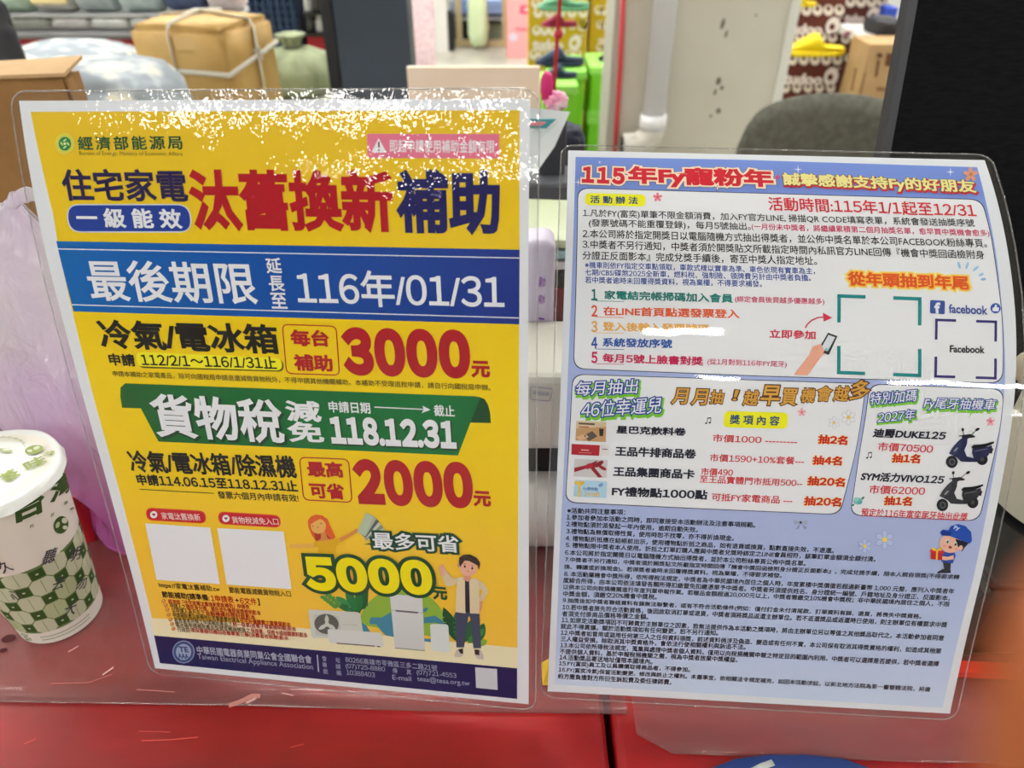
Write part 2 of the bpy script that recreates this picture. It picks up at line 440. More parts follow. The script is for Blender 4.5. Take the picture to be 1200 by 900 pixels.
def outline(W, H, m, r, n=6):
    """rounded rectangle in paper coordinates, counter-clockwise"""
    out = []
    for cx, cy, a0 in ((W + m - r, -m + r, -90), (W + m - r, H + m - r, 0), (-m + r, H + m - r, 90), (-m + r, -m + r, 180)):
        for k in range(n + 1):
            a = rad(a0 + 90 * k / n); out.append((cx + r * _m.cos(a), cy + r * _m.sin(a)))
    return out
def grid_panel(surf, st, h):
    """polygon in paper coordinates cut into strips that follow the bend"""
    k = Ink(surf); k.poly_st(st, ink((255, 255, 255)), 0); return k
def build_sheet(surf, label, fm_front, fm_back, m_rim, mx=.0045, gx=1):
    W, H = surf.W, surf.H
    base = surf.P((W / 2, 0))[0]
    root = thing('laminated_notice', label, 'notice', tuple(base))
    # paper: front and back skins joined at the rim = a thin solid
    bm = bmesh.new(); ns = 60; th = .0003
    fr, bk = [], []
    for i in range(ns + 1):
        t = H * i / ns
        a = surf.P([(0, t), (W, t)]); b = surf.P([(0, t), (W, t)], -th)
        fr.append([bm.verts.new(Vector(p)) for p in a]); bk.append([bm.verts.new(Vector(p)) for p in b])
    for i in range(ns):
        bm.faces.new((fr[i][0], fr[i][1], fr[i + 1][1], fr[i + 1][0])); bm.faces.new((bk[i][1], bk[i][0], bk[i + 1][0], bk[i + 1][1]))
        for s_ in (0, 1): bm.faces.new((fr[i][s_], fr[i + 1][s_], bk[i + 1][s_], bk[i][s_]))
    bm.faces.new((fr[0][0], fr[0][1], bk[0][1], bk[0][0])); bm.faces.new((fr[ns][0], fr[ns][1], bk[ns][1], bk[ns][0]))
    me = bm_mesh(bm)
    paper = link('paper_sheet', me, mat((224, 228, 236), .8, 0, .1), root)
    st = outline(W, H, mx, .009)
    for nm, h, mm in (('front_film', FILMH, fm_front), ('back_film', -.0009, fm_back)):
        k = Ink(surf); k.poly_st(st, mm, 0); o = k.done(nm, root, h)
        o.data.shade_smooth()
    # sealed rim of the pouch: a thin bead all round
    pts = surf.P(np.array([p for a, b in zip(st, st[1:] + st[:1]) for p in [tuple(np.array(a) + (np.array(b) - np.array(a)) * k / 12) for k in range(12 if np.linalg.norm(np.array(b) - np.array(a)) > .02 else 1)]]), .0002)
    bm = bmesh.new(); add_tube(bm, list(map(Vector, pts)) + [Vector(pts[0])], .00045, 6, False)
    link('film_rim', bm_mesh(bm, True), m_rim, root)
    return root, paper

peel = film_mat('laminate_wrinkled', rough=.012, bump=.17, scale=560, low=30, lowb=.03, facet=.105, fsize=1250)
peel2 = film_mat('laminate_smooth', rough=.03, bump=.006, scale=350, low=22, lowb=.035)
backf = film_mat('laminate_back', rough=.05, bump=.02, scale=400, low=30, lowb=.05)
rimm = film_mat('laminate_rim', rough=.08, bump=.05, scale=400, low=60, lowb=.1, tint=(.82, .82, .82), haze=.15)

pl, plp = build_sheet(LEFT, 'yellow laminated appliance subsidy notice with a blue date band, standing left of the other notice', peel, backf, rimm)
BASE = 8 * LAY
def part(surf, paper):
    def one(name, body, *a, **k):
        i = Ink(surf); 
        nb = k.pop('lift', 0)
        i.text(body, *a, **k); return i.done(name, paper, BASE + nb * LAY)
    return one
T = part(LEFT, plp)
YEL = ramp_uv([(0, (240, 194, 76)), (.12, (242, 194, 68)), (.3, (242, 196, 44)), (.42, (240, 204, 8)), (.6, (242, 209, 0)), (.78, (236, 200, 16)), (1, (228, 190, 38))])  # faded top stops paint in reflection haze; the orange foot is print
CRE = ink((236, 228, 190)); NAVY = (28, 28, 82); BLUE = ramp_uv([(0.05, (0, 98, 178)), (.4, (8, 82, 168)), (1, (22, 42, 132))], 'U')
RED = (172, 18, 34); WHT = (232, 234, 242); BLK = (26, 22, 22); GRN = (14, 104, 44); DGR = (16, 66, 44); DNV = (36, 26, 76)
k = Ink(LEFT)
k.poly([(36, 131), (609, 129), (609, 300), (608, 480), (607, 650), (606, 784), (183, 745), (140, 575), (111, 470), (80, 345), (62, 250)], YEL, 1); k.done('yellow_ground', plp)
k = Ink(LEFT); k.poly([(175, 724), (300, 731), (607, 759), (606, 785), (180, 745)], CRE, 2); k.done('cream_strip', plp)
k = Ink(LEFT); k.poly([(180.6, 744.5), (606, 783), (606, 819), (187.5, 777)], ink(NAVY), 3); k.done('navy_footer', plp)
k = Ink(LEFT); k.poly([(66, 282.5), (609, 292.5), (608.6, 380), (86.5, 365)], BLUE, 3)
k.line([(68, 291.6), (609, 302.3)], 1.1, WHT, 4); k.line([(84.5, 357), (608.6, 372.5)], 1.1, WHT, 4); k.done('blue_band', plp)
# ministry emblem and name
k = Ink(LEFT); k.ell(76.5, 168.5, 11.5, 12.5, (216, 214, 120), 1); k.ell(76.5, 168.5, 11, 12, (228, 208, 60), 2); k.ell(76.5, 168.5, 8.6, 9.4, (196, 212, 120), 3); k.ell(76.8, 168.5, 7.3, 8, (30, 128, 62), 4)
for a in (0, 1.57, 3.14, 4.71):
    k.ell(76.8 + 3.6 * _m.cos(a), 168.5 + 4 * _m.sin(a), 2.6, 1.1, (200, 222, 150), 5, rot=a + .9)
k.ell(76.8, 168.5, 1.4, 1.5, (235, 240, 200), 6); k.done('ministry_emblem', plp, BASE)
T('printed_heading', '經濟部能源局', 91.5, 168, 214, 167, 16.5, (22, 84, 52), bold=.018, sp=1.25)
T('printed_heading', 'Bureau of Energy, Ministry of Economic Affairs', 93.5, 180, 214.5, 181, 6, (120, 116, 40))
T('printed_heading', '住宅家電', 73, 216.5, 219.8, 217.5, 38, DNV, bold=.024)
def rr(x0, y0, x1, y1, dx=0, sk=0):   # px quad helper: dx shifts the lower edge, sk lowers the right end
    return [(x0, y0), (x1, y0 + sk), (x1 + dx, y1 + sk), (x0 + dx, y1)]
k = Ink(LEFT); k.poly(rr(77.5, 239, 223, 272.5, 3), (205, 212, 226), 1, r=.008 * S); k.poly(rr(79, 240.5, 221.5, 271, 3), ramp_uv([(.685, (20, 30, 120)), (.715, (24, 70, 170)), (.735, (40, 110, 205)), (.75, (30, 60, 150))]), 2, r=.0075 * S); k.done('blue_badge', plp, 4 * LAY)
T('badge_text', '一 級 能 效', 90, 255, 213.5, 256.5, 23.5, WHT, bold=.03)
T('printed_headline', '汰舊換新', 222.4, 234.5, 461, 237, 74, RED, bold=.036)
T('printed_headline', '補助', 464, 237.2, 586, 238, 77, (30, 28, 92), bold=.038)
k = Ink(LEFT); k.poly([(430.3, 156.8), (585, 157), (585.5, 185.8), (431, 185)], ramp_uv([(.83, (206, 20, 62)), (.87, (222, 60, 110)), (.9, (228, 120, 150))]), 1)
k.poly([(444, 162), (453.5, 179), (435.5, 178.5)], WHT, 2); k.line([(444.3, 166), (444.3, 173)], 1.8, (110, 20, 60), 3); k.ell(444.3, 176, 1, 1, (110, 20, 60), 3); k.done('pink_ribbon', plp, BASE)
T('ribbon_text', '即起申請使用補助金額有限', 457, 171, 580, 172, 15.5, WHT, bold=.012, lift=4)
# blue band
T('band_text', '最後期限', 103, 328.6, 300, 332.5, 49, WHT, bold=.016)
for ch, x, y in (('延', 321, 311), ('長', 324.5, 332), ('至', 327, 352)): T('band_text', ch, x - 9.3, y, x + 9.3, y + .4, 18.5, WHT, bold=.02)
T('band_text', '116年/01/31', 347.5, 336.5, 591, 341.5, 43, WHT, bold=.016)
# first offer
T('printed_offer', '冷氣/電冰箱', 115.5, 391, 326, 397.8, 35, BLK, bold=.03)
T('printed_line', '申請', 128, 420.8, 158.3, 422, 14.5, BLK, bold=.03)
k = Ink(LEFT); k.poly([(161, 413.5), (332, 421), (333, 435.5), (163, 431)], (90, 84, 20), 1, r=.003 * S); k.poly([(159.5, 412), (330, 419.5), (331.3, 434), (161, 429)], (244, 234, 30), 2, r=.003 * S); k.done('yellow_label', plp, 4 * LAY)
T('label_text', '112/2/1～116/1/31止', 165.5, 420.8, 324, 424.8, 14.5, BLK, bold=.018)
T('printed_line', '申請本補助之家電產品，除可向國稅局申請退還減徵貨物稅外，不得申請其他機關補助。本補助不受理退稅申請，請自行向國稅局申辦。', 132.5, 437.5, 575, 454, 7.2, (70, 56, 24), off=.006)
k = Ink(LEFT); k.rrect([(331, 380), (394, 382.2), (398, 439.5), (336, 437.5)], 7, 1.3, RED, 1); k.done('red_frame', plp, 4 * LAY)
T('frame_text', '每台', 340.5, 395.5, 386, 396.3, 19.5, RED, bold=.04)
T('frame_text', '補助', 344.5, 424.5, 390, 425.8, 20, RED, bold=.04)
T('price_text', '3000', 401, 411.5, 551, 415.5, 57, RED, bold=.07)
T('price_text', '元', 552, 432.2, 574.5, 433, 20, RED, bold=.05)
# green ribbon
k = Ink(LEFT)
k.poly([(561, 464.8), (568, 467.5), (572, 474), (574.5, 484), (575.3, 495.5), (551.5, 495)], (10, 70, 34), 1)
k.poly([(147, 449), (558, 464.3), (563, 466), (561, 471), (551.5, 495), (536.7, 533.5), (186, 517.2), (165.3, 478.3), (143.5, 477.6), (141.3, 465), (141.5, 454)], ramp_uv([(.1, (30, 92, 40)), (.2, (14, 98, 44)), (.8, (10, 112, 56)), (1, (8, 100, 50))], 'U'), 2)
k.line([(439, 476.8), (497, 479.5)], 1.2, WHT, 3); k.poly([(495, 475), (504.5, 480), (494, 484), (497, 479.5)], WHT, 3); k.done('green_ribbon', plp, 4 * LAY)
SH = ((18, 60, 36), .02, .03, -.04)
T('ribbon_text', '貨物稅', 178.5, 486.5, 332, 494.5, 52, WHT, bold=.026, shadow=SH)
T('ribbon_text', '減', 334.5, 481, 376.5, 482.5, 25, WHT, bold=.03); T('ribbon_text', '免', 337, 505.5, 379.5, 506.7, 24, WHT, bold=.03)
T('ribbon_text', '申請日期', 385.5, 476.2, 434, 478, 13.5, WHT, bold=.02); T('ribbon_text', '截止', 508.5, 480.7, 533, 481.8, 13.5, WHT, bold=.02)
T('ribbon_text', '118.12.31', 387, 503.5, 534.5, 509.5, 33, WHT, bold=.062, shadow=SH)
# second offer
T('printed_offer', '冷氣/電冰箱/除濕機', 151, 540, 346.7, 547, 26.5, BLK, bold=.028)
T('printed_line', '申請114.06.15至118.12.31止', 160.6, 561.5, 348.8, 569.5, 13.5, BLK, bold=.03)
k = Ink(LEFT); k.line([(164, 573), (251, 577.8)], .8, BLK, 1); k.done('printed_rule', plp, BASE)
T('printed_line', '發票六個月內申請有效!', 255.4, 579.5, 350, 583.5, 9, BLK, bold=.012)
k = Ink(LEFT); k.rrect([(351, 535.7), (408.5, 538), (412.8, 588.5), (356, 585.5)], 7, 1.3, RED, 1); k.done('red_frame', plp, 4 * LAY)
T('frame_text', '最高', 360, 549, 402, 550.5, 18.5, RED, bold=.04); T('frame_text', '可省', 363, 574, 404, 576, 18.5, RED, bold=.04)
T('price_text', '2000', 415, 564.3, 554, 569, 54, RED, bold=.07); T('price_text', '元', 554.6, 583.8, 575.6, 585, 18.5, RED, bold=.05)
# red buttons, blank code panels
for x0, y0, x1, y1, cap, tx, ty, ux, uy in ((171, 602, 242, 606, '家電汰舊換新', 189.5, 604, 235, 606), (255.5, 606.5, 329.5, 611, '貨物稅減免入口', 272, 608.8, 326.5, 611)):
    k = Ink(LEFT); k.poly([(x0, y0 - 7.5), (x1 - 1, y1 - 7.5), (x1, y1 + 7.5), (x0 + 1, y0 + 7.5)], (214, 66, 40), 1, r=.0036 * S)
    k.poly([(x0 + 1.3, y0 - 6.3), (x1 - 2.3, y1 - 6.3), (x1 - 1.3, y1 + 6.3), (x0 + 2.3, y0 + 6.3)], (196, 14, 38), 2, r=.0032 * S)
    k.ell(x0 + 9.5, y0 + .8, 4.2, 4.2, WHT, 3); k.poly([(x0 + 7, y0 - .6), (x0 + 12, y0 - .4), (x0 + 9.6, y0 + 2.8)], (130, 20, 30), 4); k.done('red_button', plp, 4 * LAY)
    T('button_text', cap, tx, ty, ux, uy, 8.2, (236, 214, 214), off=.008)
k = Ink(LEFT); k.poly([(170.5, 613), (246.7, 618), (258, 684), (183.8, 679)], WHT, 1); k.done('white_panel', plp, BASE)
k = Ink(LEFT); k.poly([(255, 618.6), (332.6, 622.5), (342, 690), (266, 684.5)], WHT, 1); k.done('white_panel', plp, BASE)
T('printed_line', 'https://家電汰舊補助.tw', 186.3, 685.3, 258, 690.3, 7.8, (50, 44, 20), off=.01)
T('printed_line', '節能電器減徵貨物稅入口', 268.7, 691, 341, 695.7, 7.5, (50, 44, 20), off=.012)
T('printed_line', '節能補助[請準備:', 190, 696.5, 245.6, 700.6, 8.6, BLK, bold=.02); T('printed_line', '1申請表', 247.3, 700.5, 274, 702.6, 8.2, (184, 48, 20), bold=.015)
T('printed_line', '+', 276, 703, 280, 703.2, 4, BLK, bold=.02); T('printed_line', '6文件', 281.5, 703.2, 301, 705, 8.2, (184, 48, 20), bold=.015); T('printed_line', ']', 302, 705, 304.6, 705.2, 8, BLK, bold=.02)
BR = (168, 40, 22); BD = (74, 56, 18)
lines = [(192, 704, 197.5, 704.6, 292.5, 711, '', '經濟部「住宅家電汰舊換新節能補助」申請表', 0),
 (194.5, 709, 199.6, 709.2, 306, 718, '申請人之', '國民身分證、國民或外僑居留證證明影本', .18),
 (196.5, 714, 201.7, 714.5, 299.5, 723.2, '以申請人為戶名之', '金融機構存摺封面影本', .4),
 (198, 720, 202.8, 720, 341, 731.8, '申請補助產品裝機地址用電繳費收據為', '住宅計價繳費之電費單影本', .57),
 (200, 725.6, 204.5, 725.8, 347.4, 737.2, '販售業者所開立申請補助產品之', '統一發票(或電子發票證明聯)影本', .48),
 (202, 731, 206, 731.3, 360.7, 744, '電冰箱申請補助產品型號或機器號碼之', '保證書、保證卡或相關資料影本', .57),
 (203.5, 736.4, 208, 736.8, 338.5, 748, '行政院', '環保署廢四機回收聯單第三聯(消費者收執聯)影本', .12)]
k = Ink(LEFT)
for cx, cy, x0, y0, x1, y1, a, b, f in lines:
    k.ell(cx, cy, 2.3, 2.3, (190, 60, 30), 1, n=12); k.ell(cx, cy, 1.7, 1.7, (238, 200, 90), 2, n=12); k.line([(cx - 1.2, cy), (cx - .2, cy + 1.1), (cx + 1.8, cy - 1.6)], .7, (190, 40, 30), 3)
    xm, ym = x0 + (x1 - x0) * f, y0 + (y1 - y0) * f
    if a: k.text(a, x0, y0, xm - .7, ym, 6, BD, off=.014, layer=1)
    k.text(b, xm, ym, x1, y1, 6, BR, off=.02, layer=1)
k.done('checklist_text', plp, BASE)
# footer
k = Ink(LEFT); k.ell(215.5, 763.5, 13, 13.4, (132, 150, 188), 1); k.ell(215.5, 763.5, 11.8, 12.2, (60, 78, 128), 2); k.ell(215.5, 763.5, 9, 9.4, (150, 166, 198), 3)
k.text('TE', 210, 760, 221, 760.8, 6.5, (50, 66, 118), bold=.04, layer=4); k.text('AAA', 209, 767.8, 221.5, 768.6, 6, (50, 66, 118), bold=.04, layer=4); k.done('association_emblem', plp, BASE)
FT = (158, 166, 196)
T('footer_text', '中華民國電器商業同業公會全國聯合會', 231, 761, 365.5, 772.6, 9.3, (176, 184, 208), bold=.012)
T('footer_text', 'Taiwan Electrical Appliance Association', 232, 769.5, 367, 782, 8, FT)
k = Ink(LEFT); k.line([(372, 767), (373.6, 787)], 1.4, (176, 184, 208), 1); k.done('footer_rule', plp, BASE)
for body, a in (('會      址', (377.5, 771, 399, 773.3, 6.2)), ('專      線', (378, 778.5, 399.3, 780.8, 6.2)), ('統      編', (379, 786, 400, 788.3, 6.2)), ('80266高雄市苓雅區三多二路21號', (405, 772.3, 512.5, 782.5, 7)),
    ('(07)725-8880', (405.3, 780.3, 451.5, 784.5, 6.6)), ('10388403', (406, 787.3, 439.5, 790.5, 5.6)), ('傳      真', (460, 785.2, 482, 787.4, 6.2)), ('(07)721-4553', (488.5, 787.8, 535, 792, 6.8)),
    ('E-mail', (460, 793, 482, 795, 5.6)), ('teaa@teaa.org.tw', (489, 795.3, 550.5, 801, 7.5))):
    T('footer_text', body, *a, FT, off=.004)
k = Ink(LEFT); k.poly([(557, 781.5), (582.5, 783.5), (583.3, 808), (558, 805.5)], (205, 208, 216), 1); k.done('white_panel', plp, BASE)

# illustration on the notice: globe, leaves, appliances, two figures
k = Ink(LEFT)
k.ell(472, 737, 52, 48, (138, 178, 62), 1, n=40, rot=.09, a0=_m.pi + .02, a1=2 * _m.pi + .14)
for p in ([(433, 727), (435, 723), (448, 723), (458, 717), (462, 722), (462, 746), (452, 744), (446, 738), (441, 731), (434, 731)],
          [(424, 729), (430, 733), (434, 740), (424, 741)], [(493, 714), (502, 711), (500, 716), (494, 718)], [(497, 723), (510, 721), (519, 727), (521, 732), (510, 729), (497, 730)], [(497, 748), (505, 748), (505, 752), (497, 751)]):
    k.poly(p, (58, 132, 160), 2)
k.done('printed_globe', plp, BASE)
def leaf(k, x, y, L, w_, a, m, layer=1):
    c, s_ = _m.cos(a), _m.sin(a); pts = []
    for i in range(9): u = i / 8; q = w_ * _m.sin(_m.pi * u) ** .8; pts.append((x + c * L * u - s_ * q, y + s_ * L * u + c * q))
    for i in range(7, 0, -1): u = i / 8; q = -w_ * _m.sin(_m.pi * u) ** .8; pts.append((x + c * L * u - s_ * q, y + s_ * L * u + c * q))
    k.poly(pts, m, layer)
k = Ink(LEFT)
k.poly([(418, 690), (432, 691), (431, 712), (424, 714), (422, 718), (414, 716)], (20, 92, 52), 1)
for x, y, L, w_, a, c in ((418, 716, 30, 5, -2.0, (34, 120, 64)), (412, 717, 26, 6, -2.35, (52, 140, 84)), (416, 716, 24, 4, -2.75, (34, 108, 60)), (420, 716, 22, 5, -1.5, (28, 112, 58)), (402, 713, 16, 2, -2.4, (60, 130, 60))): leaf(k, x, y, L, w_, a, c, 2)
for i in range(5):
    u = i / 4; x, y = 397 - 14 * u, 711 - 11 * u; leaf(k, x, y, 8, 2.2, -3.0, (86, 148, 62), 3); leaf(k, x, y, 8, 2.2, -1.4, (86, 148, 62), 3)
k.done('printed_leaves', plp, BASE)
k = Ink(LEFT)
for x, y, L, w_, a, c in ((536, 752, 44, 7, -1.95, (18, 78, 46)), (538, 752, 40, 7, -1.6, (36, 112, 58)), (545, 752, 34, 8, -1.1, (26, 104, 56)), (548, 753, 26, 6, -.7, (60, 140, 60)), (558, 754, 26, 6, -1.2, (22, 96, 50)), (560, 755, 12, 4, -.4, (130, 170, 60))): leaf(k, x, y, L, w_, a, c, 1)
k.done('printed_leaves', plp, BASE)
def pill(k, pts, m, layer, r=.0018): k.poly(pts, m, layer, r=r * S)
k = Ink(LEFT); pill(k, [(361.5, 713.5), (422, 717), (427, 748), (365.5, 747)], (205, 207, 200), 1); pill(k, [(367, 719), (397, 720.5), (401, 745), (370, 744)], (190, 193, 188), 2)
k.ell(383, 730.5, 14.3, 11.8, (92, 94, 90), 3, n=28, rot=.15); 
for a in (-1.6, .5, 2.6): leaf(k, 383.5, 731, 11.5, 2.4, a, (200, 202, 196), 4)
k.ell(383.5, 731, 3, 2.6, (205, 206, 200), 5); k.line([(402, 731), (420, 732)], .6, (170, 172, 168), 3); k.done('printed_outdoor_unit', plp, BASE + 3 * LAY)
k = Ink(LEFT); pill(k, [(384, 736), (447.5, 740.5), (450.5, 757.5), (386, 752.5)], (214, 216, 214), 1); k.line([(395, 752.8), (440, 756.3)], 1.3, (90, 88, 84), 2); k.line([(442, 756.5), (446, 756.9)], 1.4, (90, 88, 84), 2); k.done('printed_air_conditioner', plp, BASE + 9 * LAY)
k = Ink(LEFT); k.poly([(457, 696), (495, 698), (498, 762), (463, 759)], ramp_uv([(.08, (200, 203, 204)), (.3, (222, 225, 228))]), 1)
k.line([(459, 714.5), (496, 717.5)], .6, (150, 152, 154), 2); k.line([(464, 715), (490, 717.3)], 2, (96, 98, 102), 3); k.line([(463, 758.7), (498, 761.8)], 1, (130, 130, 130), 2); k.done('printed_refrigerator', plp, BASE + 3 * LAY)
k = Ink(LEFT); pill(k, [(504, 730.5), (525.5, 731), (527.5, 764), (506, 762)], (214, 222, 222), 1); k.done('printed_dehumidifier', plp, BASE + 3 * LAY)
# figures
SK = (226, 158, 92)
k = Ink(LEFT)
k.poly([(340, 637), (372, 636), (376, 641), (352, 642), (340, 641.5)], (232, 178, 84), 1)
k.poly([(361, 610), (365, 604.5), (371, 602.5), (378, 603.5), (384, 608), (388, 617), (393.5, 629), (390, 632.5), (371, 634), (366, 627), (362, 618)], (222, 92, 30), 2)
k.poly([(368, 618), (376, 617), (388, 631), (370, 633)], (170, 40, 24), 3)
k.poly([(376, 620), (381, 620), (384, 630), (388, 632), (372, 634), (376.5, 630)], (214, 140, 70), 4)
k.ell(373.5, 616, 9, 8.8, (232, 176, 92), 5, n=20)
k.poly([(361.5, 614), (362, 608), (366, 604), (375, 603.5), (379, 606), (370, 610), (363.5, 614.5)], (226, 98, 34), 6)
k.line([(366, 616), (368, 615.5)], .7, (60, 30, 20), 6); k.line([(375.5, 613), (378, 612.5)], .7, (60, 30, 20), 6); k.ell(373, 617.3, .9, .7, (190, 60, 40), 6, n=8)
k.poly([(368, 634), (378, 633), (393, 631), (398, 629.5), (401, 630), (400, 634), (394, 639), (392, 648), (372, 647), (374, 641), (368, 640)], (222, 172, 14), 4)
k.poly([(398, 630), (410, 624), (418, 618.5), (421, 620), (419, 623.5), (411, 628), (400, 634.5)], (214, 138, 66), 5); k.done('printed_woman', plp, BASE + 2 * LAY)
k = Ink(LEFT)
for i in range(6):
    a = -1.15 + i * .13; c, s_ = _m.cos(a), _m.sin(a); x, y = 419 + i * 1.1, 622.5 + i * .4; L, w_ = 25, 10
    col = ((176, 190, 160), (130, 140, 130), (190, 200, 176), (88, 94, 100), (170, 180, 160), (180, 196, 170))[5 - i]
    k.poly([(x, y), (x + c * L, y + s_ * L), (x + c * L - s_ * w_, y + s_ * L + c * w_), (x - s_ * w_, y + c * w_)], col, 7 - i)
k.done('printed_banknotes', plp, BASE + 7 * LAY)
k = Ink(LEFT)
k.poly([(519, 661), (516, 665), (520, 681), (524, 687), (533, 685), (537, 678), (531, 677), (527, 680), (523, 668)], (214, 196, 160), 1)
k.poly([(515, 666), (514.5, 663), (518, 662), (518.5, 660), (520, 660.5), (520.5, 664.5), (522, 668), (521, 674), (517, 674)], (226, 168, 150), 2)
k.poly([(536, 676), (541, 676), (541, 685), (535, 684)], (214, 196, 160), 2)
k.poly([(560, 678), (568, 684), (573, 692), (566, 704), (561, 703), (566, 692), (560, 688)], (214, 196, 160), 1)
k.poly([(561, 704), (566, 704), (565, 712), (563, 717), (560.5, 713)], (222, 160, 130), 2)
k.poly([(534, 716), (562, 718), (563, 740), (564, 759), (555, 759), (551, 722), (549, 722), (544, 758), (535, 758)], (62, 72, 98), 2)
k.poly([(544, 675), (552, 676), (552, 718), (544, 716)], (34, 36, 44), 3)
k.poly([(538, 676), (545, 675), (545.5, 718), (534, 716.5), (535, 690)], (222, 206, 172), 4)
k.poly([(550, 677), (559, 677.5), (562, 690), (562, 718.5), (551, 718)], (222, 206, 172), 4)
k.poly([(544, 671), (551, 672), (552, 679), (548, 681), (543, 678)], (214, 150, 126), 5)
k.ell(549, 664.5, 10.4, 10, (230, 172, 150), 6, n=24); k.ell(537.5, 661.5, 1.6, 2.6, (216, 150, 126), 5, n=10)
k.poly([(538, 658), (538.5, 652.5), (543, 649.5), (551, 649), (559, 653), (563, 659), (561.5, 667), (560, 662), (550, 656.5), (545, 656), (541, 661), (539.5, 664)], (52, 36, 32), 7)
for x, y in ((545, 663), (553.7, 665)): k.ell(x, y, 1.2, 1.5, (40, 28, 26), 8, n=10)
k.line([(547.5, 668.3), (549.5, 668.5)], .7, (170, 80, 70), 8); k.line([(543.5, 660), (546, 659.8)], .6, (52, 36, 32), 8); k.line([(552.5, 661.6), (555, 662.3)], .6, (52, 36, 32), 8)
k.poly([(533, 766), (535, 761), (543, 759), (543, 767), (539, 769.5), (533, 769)], (206, 196, 186), 6); k.poly([(537, 760), (543, 759), (543, 765), (540, 765)], (48, 42, 44), 7)
k.poly([(556, 760), (564, 761), (567, 768), (567, 772), (560, 771.5), (556, 766)], (206, 196, 186), 6); k.poly([(556, 760), (562, 760.5), (562, 767), (557, 766)], (48, 42, 44), 7)
k.done('printed_man', plp, BASE + 3 * LAY)
T('price_text', '最多可省', 437, 632.3, 538, 637, 20, WHT, bold=.018, out=((16, 66, 44), .13), lift=10)
T('price_text', '5000', 357, 671, 506.5, 676.5, 40.5, (240, 226, 0), bold=.065, out=((16, 70, 44), .085), lift=10)
T('price_text', '元', 507.5, 694, 524.5, 695.6, 15.5, (16, 82, 48), bold=.05, lift=6)

# ------------------------------------------------------------------ right notice
pr, prp = build_sheet(RIGHT, 'white and light blue laminated prize draw notice with scooters, right of the yellow notice', peel2, backf, rimm)
T = part(RIGHT, prp)
PB = ramp_uv([(0, (204, 218, 240)), (.1, (190, 206, 238)), (.3, (172, 186, 228)), (.5, (170, 182, 226)), (.8, (150, 170, 226)), (.93, (112, 138, 214)), (1, (118, 146, 222))])
PW = (232, 234, 240); LN = (42, 44, 70)
k = Ink(RIGHT); k.poly([(674.5, 184), (860, 187), (1145, 196), (1156, 240), (1166, 290), (1173, 350), (1177, 400), (1178, 435), (1174, 490), (1160, 580), (1140, 680), (1104.5, 829.5), (900, 817), (650, 802), (656, 640), (662, 520), (667, 400), (671, 300)], PB, 1); k.done('blue_ground', prp)
def panel(pts, r, name='white_panel'):
    k = Ink(RIGHT); st = [RIGHT.inv(x, y) for x, y in pts]
    cx = sum(p[0] for p in pts) / len(pts); cy = sum(p[1] for p in pts) / len(pts)
    big = [(x + (1 if x > cx else -1) * .45, y + (1 if y > cy else -1) * .45) for x, y in pts]; sm = [(x - (1 if x > cx else -1) * .45, y - (1 if y > cy else -1) * .45) for x, y in pts]
    k.poly(big, LN, 2, r=r); k.poly(sm, PW, 3, r=r); k.done(name, prp)
panel([(677.3, 220.5), (1150, 234), (1160, 270), (1168, 320), (1174, 370), (1175.5, 410), (1174.5, 449), (900, 441), (672, 432)], .007)
panel([(671, 438.5), (1014.5, 449.5), (1003, 528), (984, 603), (820, 596), (662.5, 588.5), (668, 500)], .007)
panel([(1019, 450), (1176.5, 456), (1172, 500), (1160, 555), (1147, 610.5), (996, 603.5), (1007, 530)], .007)
RD = (206, 38, 50); MG = (200, 28, 92); BK = (40, 40, 46); DB = (30, 62, 140)
T('title_text', '115', 682, 205, 732, 207, 19.5, (206, 28, 48), bold=.06, sp=1.15, out=[((250, 225, 200), .085), ], shadow=((60, 60, 90), .1, 0, 0))
T('title_text', '年Fy寵粉年', 735, 206.5, 906, 211, 24, (206, 28, 48), bold=.045, out=[((250, 225, 200), .085)], shadow=((60, 60, 90), .1, 0, 0))
T('title_text', '誠摯感謝支持Fy的好朋友', 917, 211, 1143.5, 220, 17.5, (236, 226, 150), bold=.035, out=((44, 40, 40), .025), shadow=((200, 50, 60), .06, .03, -.08))
def pillr(pts, body, a, h):
    k = Ink(RIGHT); k.poly(pts, (240, 238, 30), 1, r=.003); k.done('yellow_label', prp, BASE); T('label_text', body, *a, h, (34, 74, 120), bold=.025, lift=2)
pillr([(686, 226.5), (756.5, 228.5), (756, 242.5), (685.5, 240.5)], '活 動 辦 法', (691.5, 234, 747.5, 235.6), 9)
pillr([(849, 481.5), (923.5, 483.5), (922, 502.5), (847.5, 500.5)], '獎 項 內 容', (855, 491.2, 913.5, 493.2), 11.5)
T('printed_heading', '活動時間:115年1/1起至12/31', 900, 239, 1143, 247, 16.5, RD, bold=.014)
rows = [('1.凡於FY(富奕)單筆不限金額消費，加入FY官方LINE, 掃描QR CODE填寫表單，系統會發送抽獎序號', 683, 250.3, 1141.5, 262.3, 10.5, BK),
 ('(發票號碼不能重覆登錄)，每月5號抽出。', 690, 262, 879.5, 266.2, 10.5, BK), ('(一月份未中獎者，將繼續累積第二個月抽獎名單，愈早買中獎機會愈多)', 880.5, 266.2, 1159, 274.2, 9, MG),
 ('2.本公司將於指定開獎日以電腦隨機方式抽出得獎者，並公佈中獎名單於本公司FACEBOOK粉絲專頁。', 682.6, 274, 1156, 285.5, 10.5, BK),
 ('3.中獎者不另行通知，中獎者須於開獎貼文所載指定時間內私訊官方LINE回傳『機會中獎回函檢附身', 682.6, 286.5, 1153, 299, 10.5, BK),
 ('分證正反面影本』完成兌獎手續後，寄至中獎人指定地址。', 682.6, 299.5, 957, 306, 10.5, BK)]
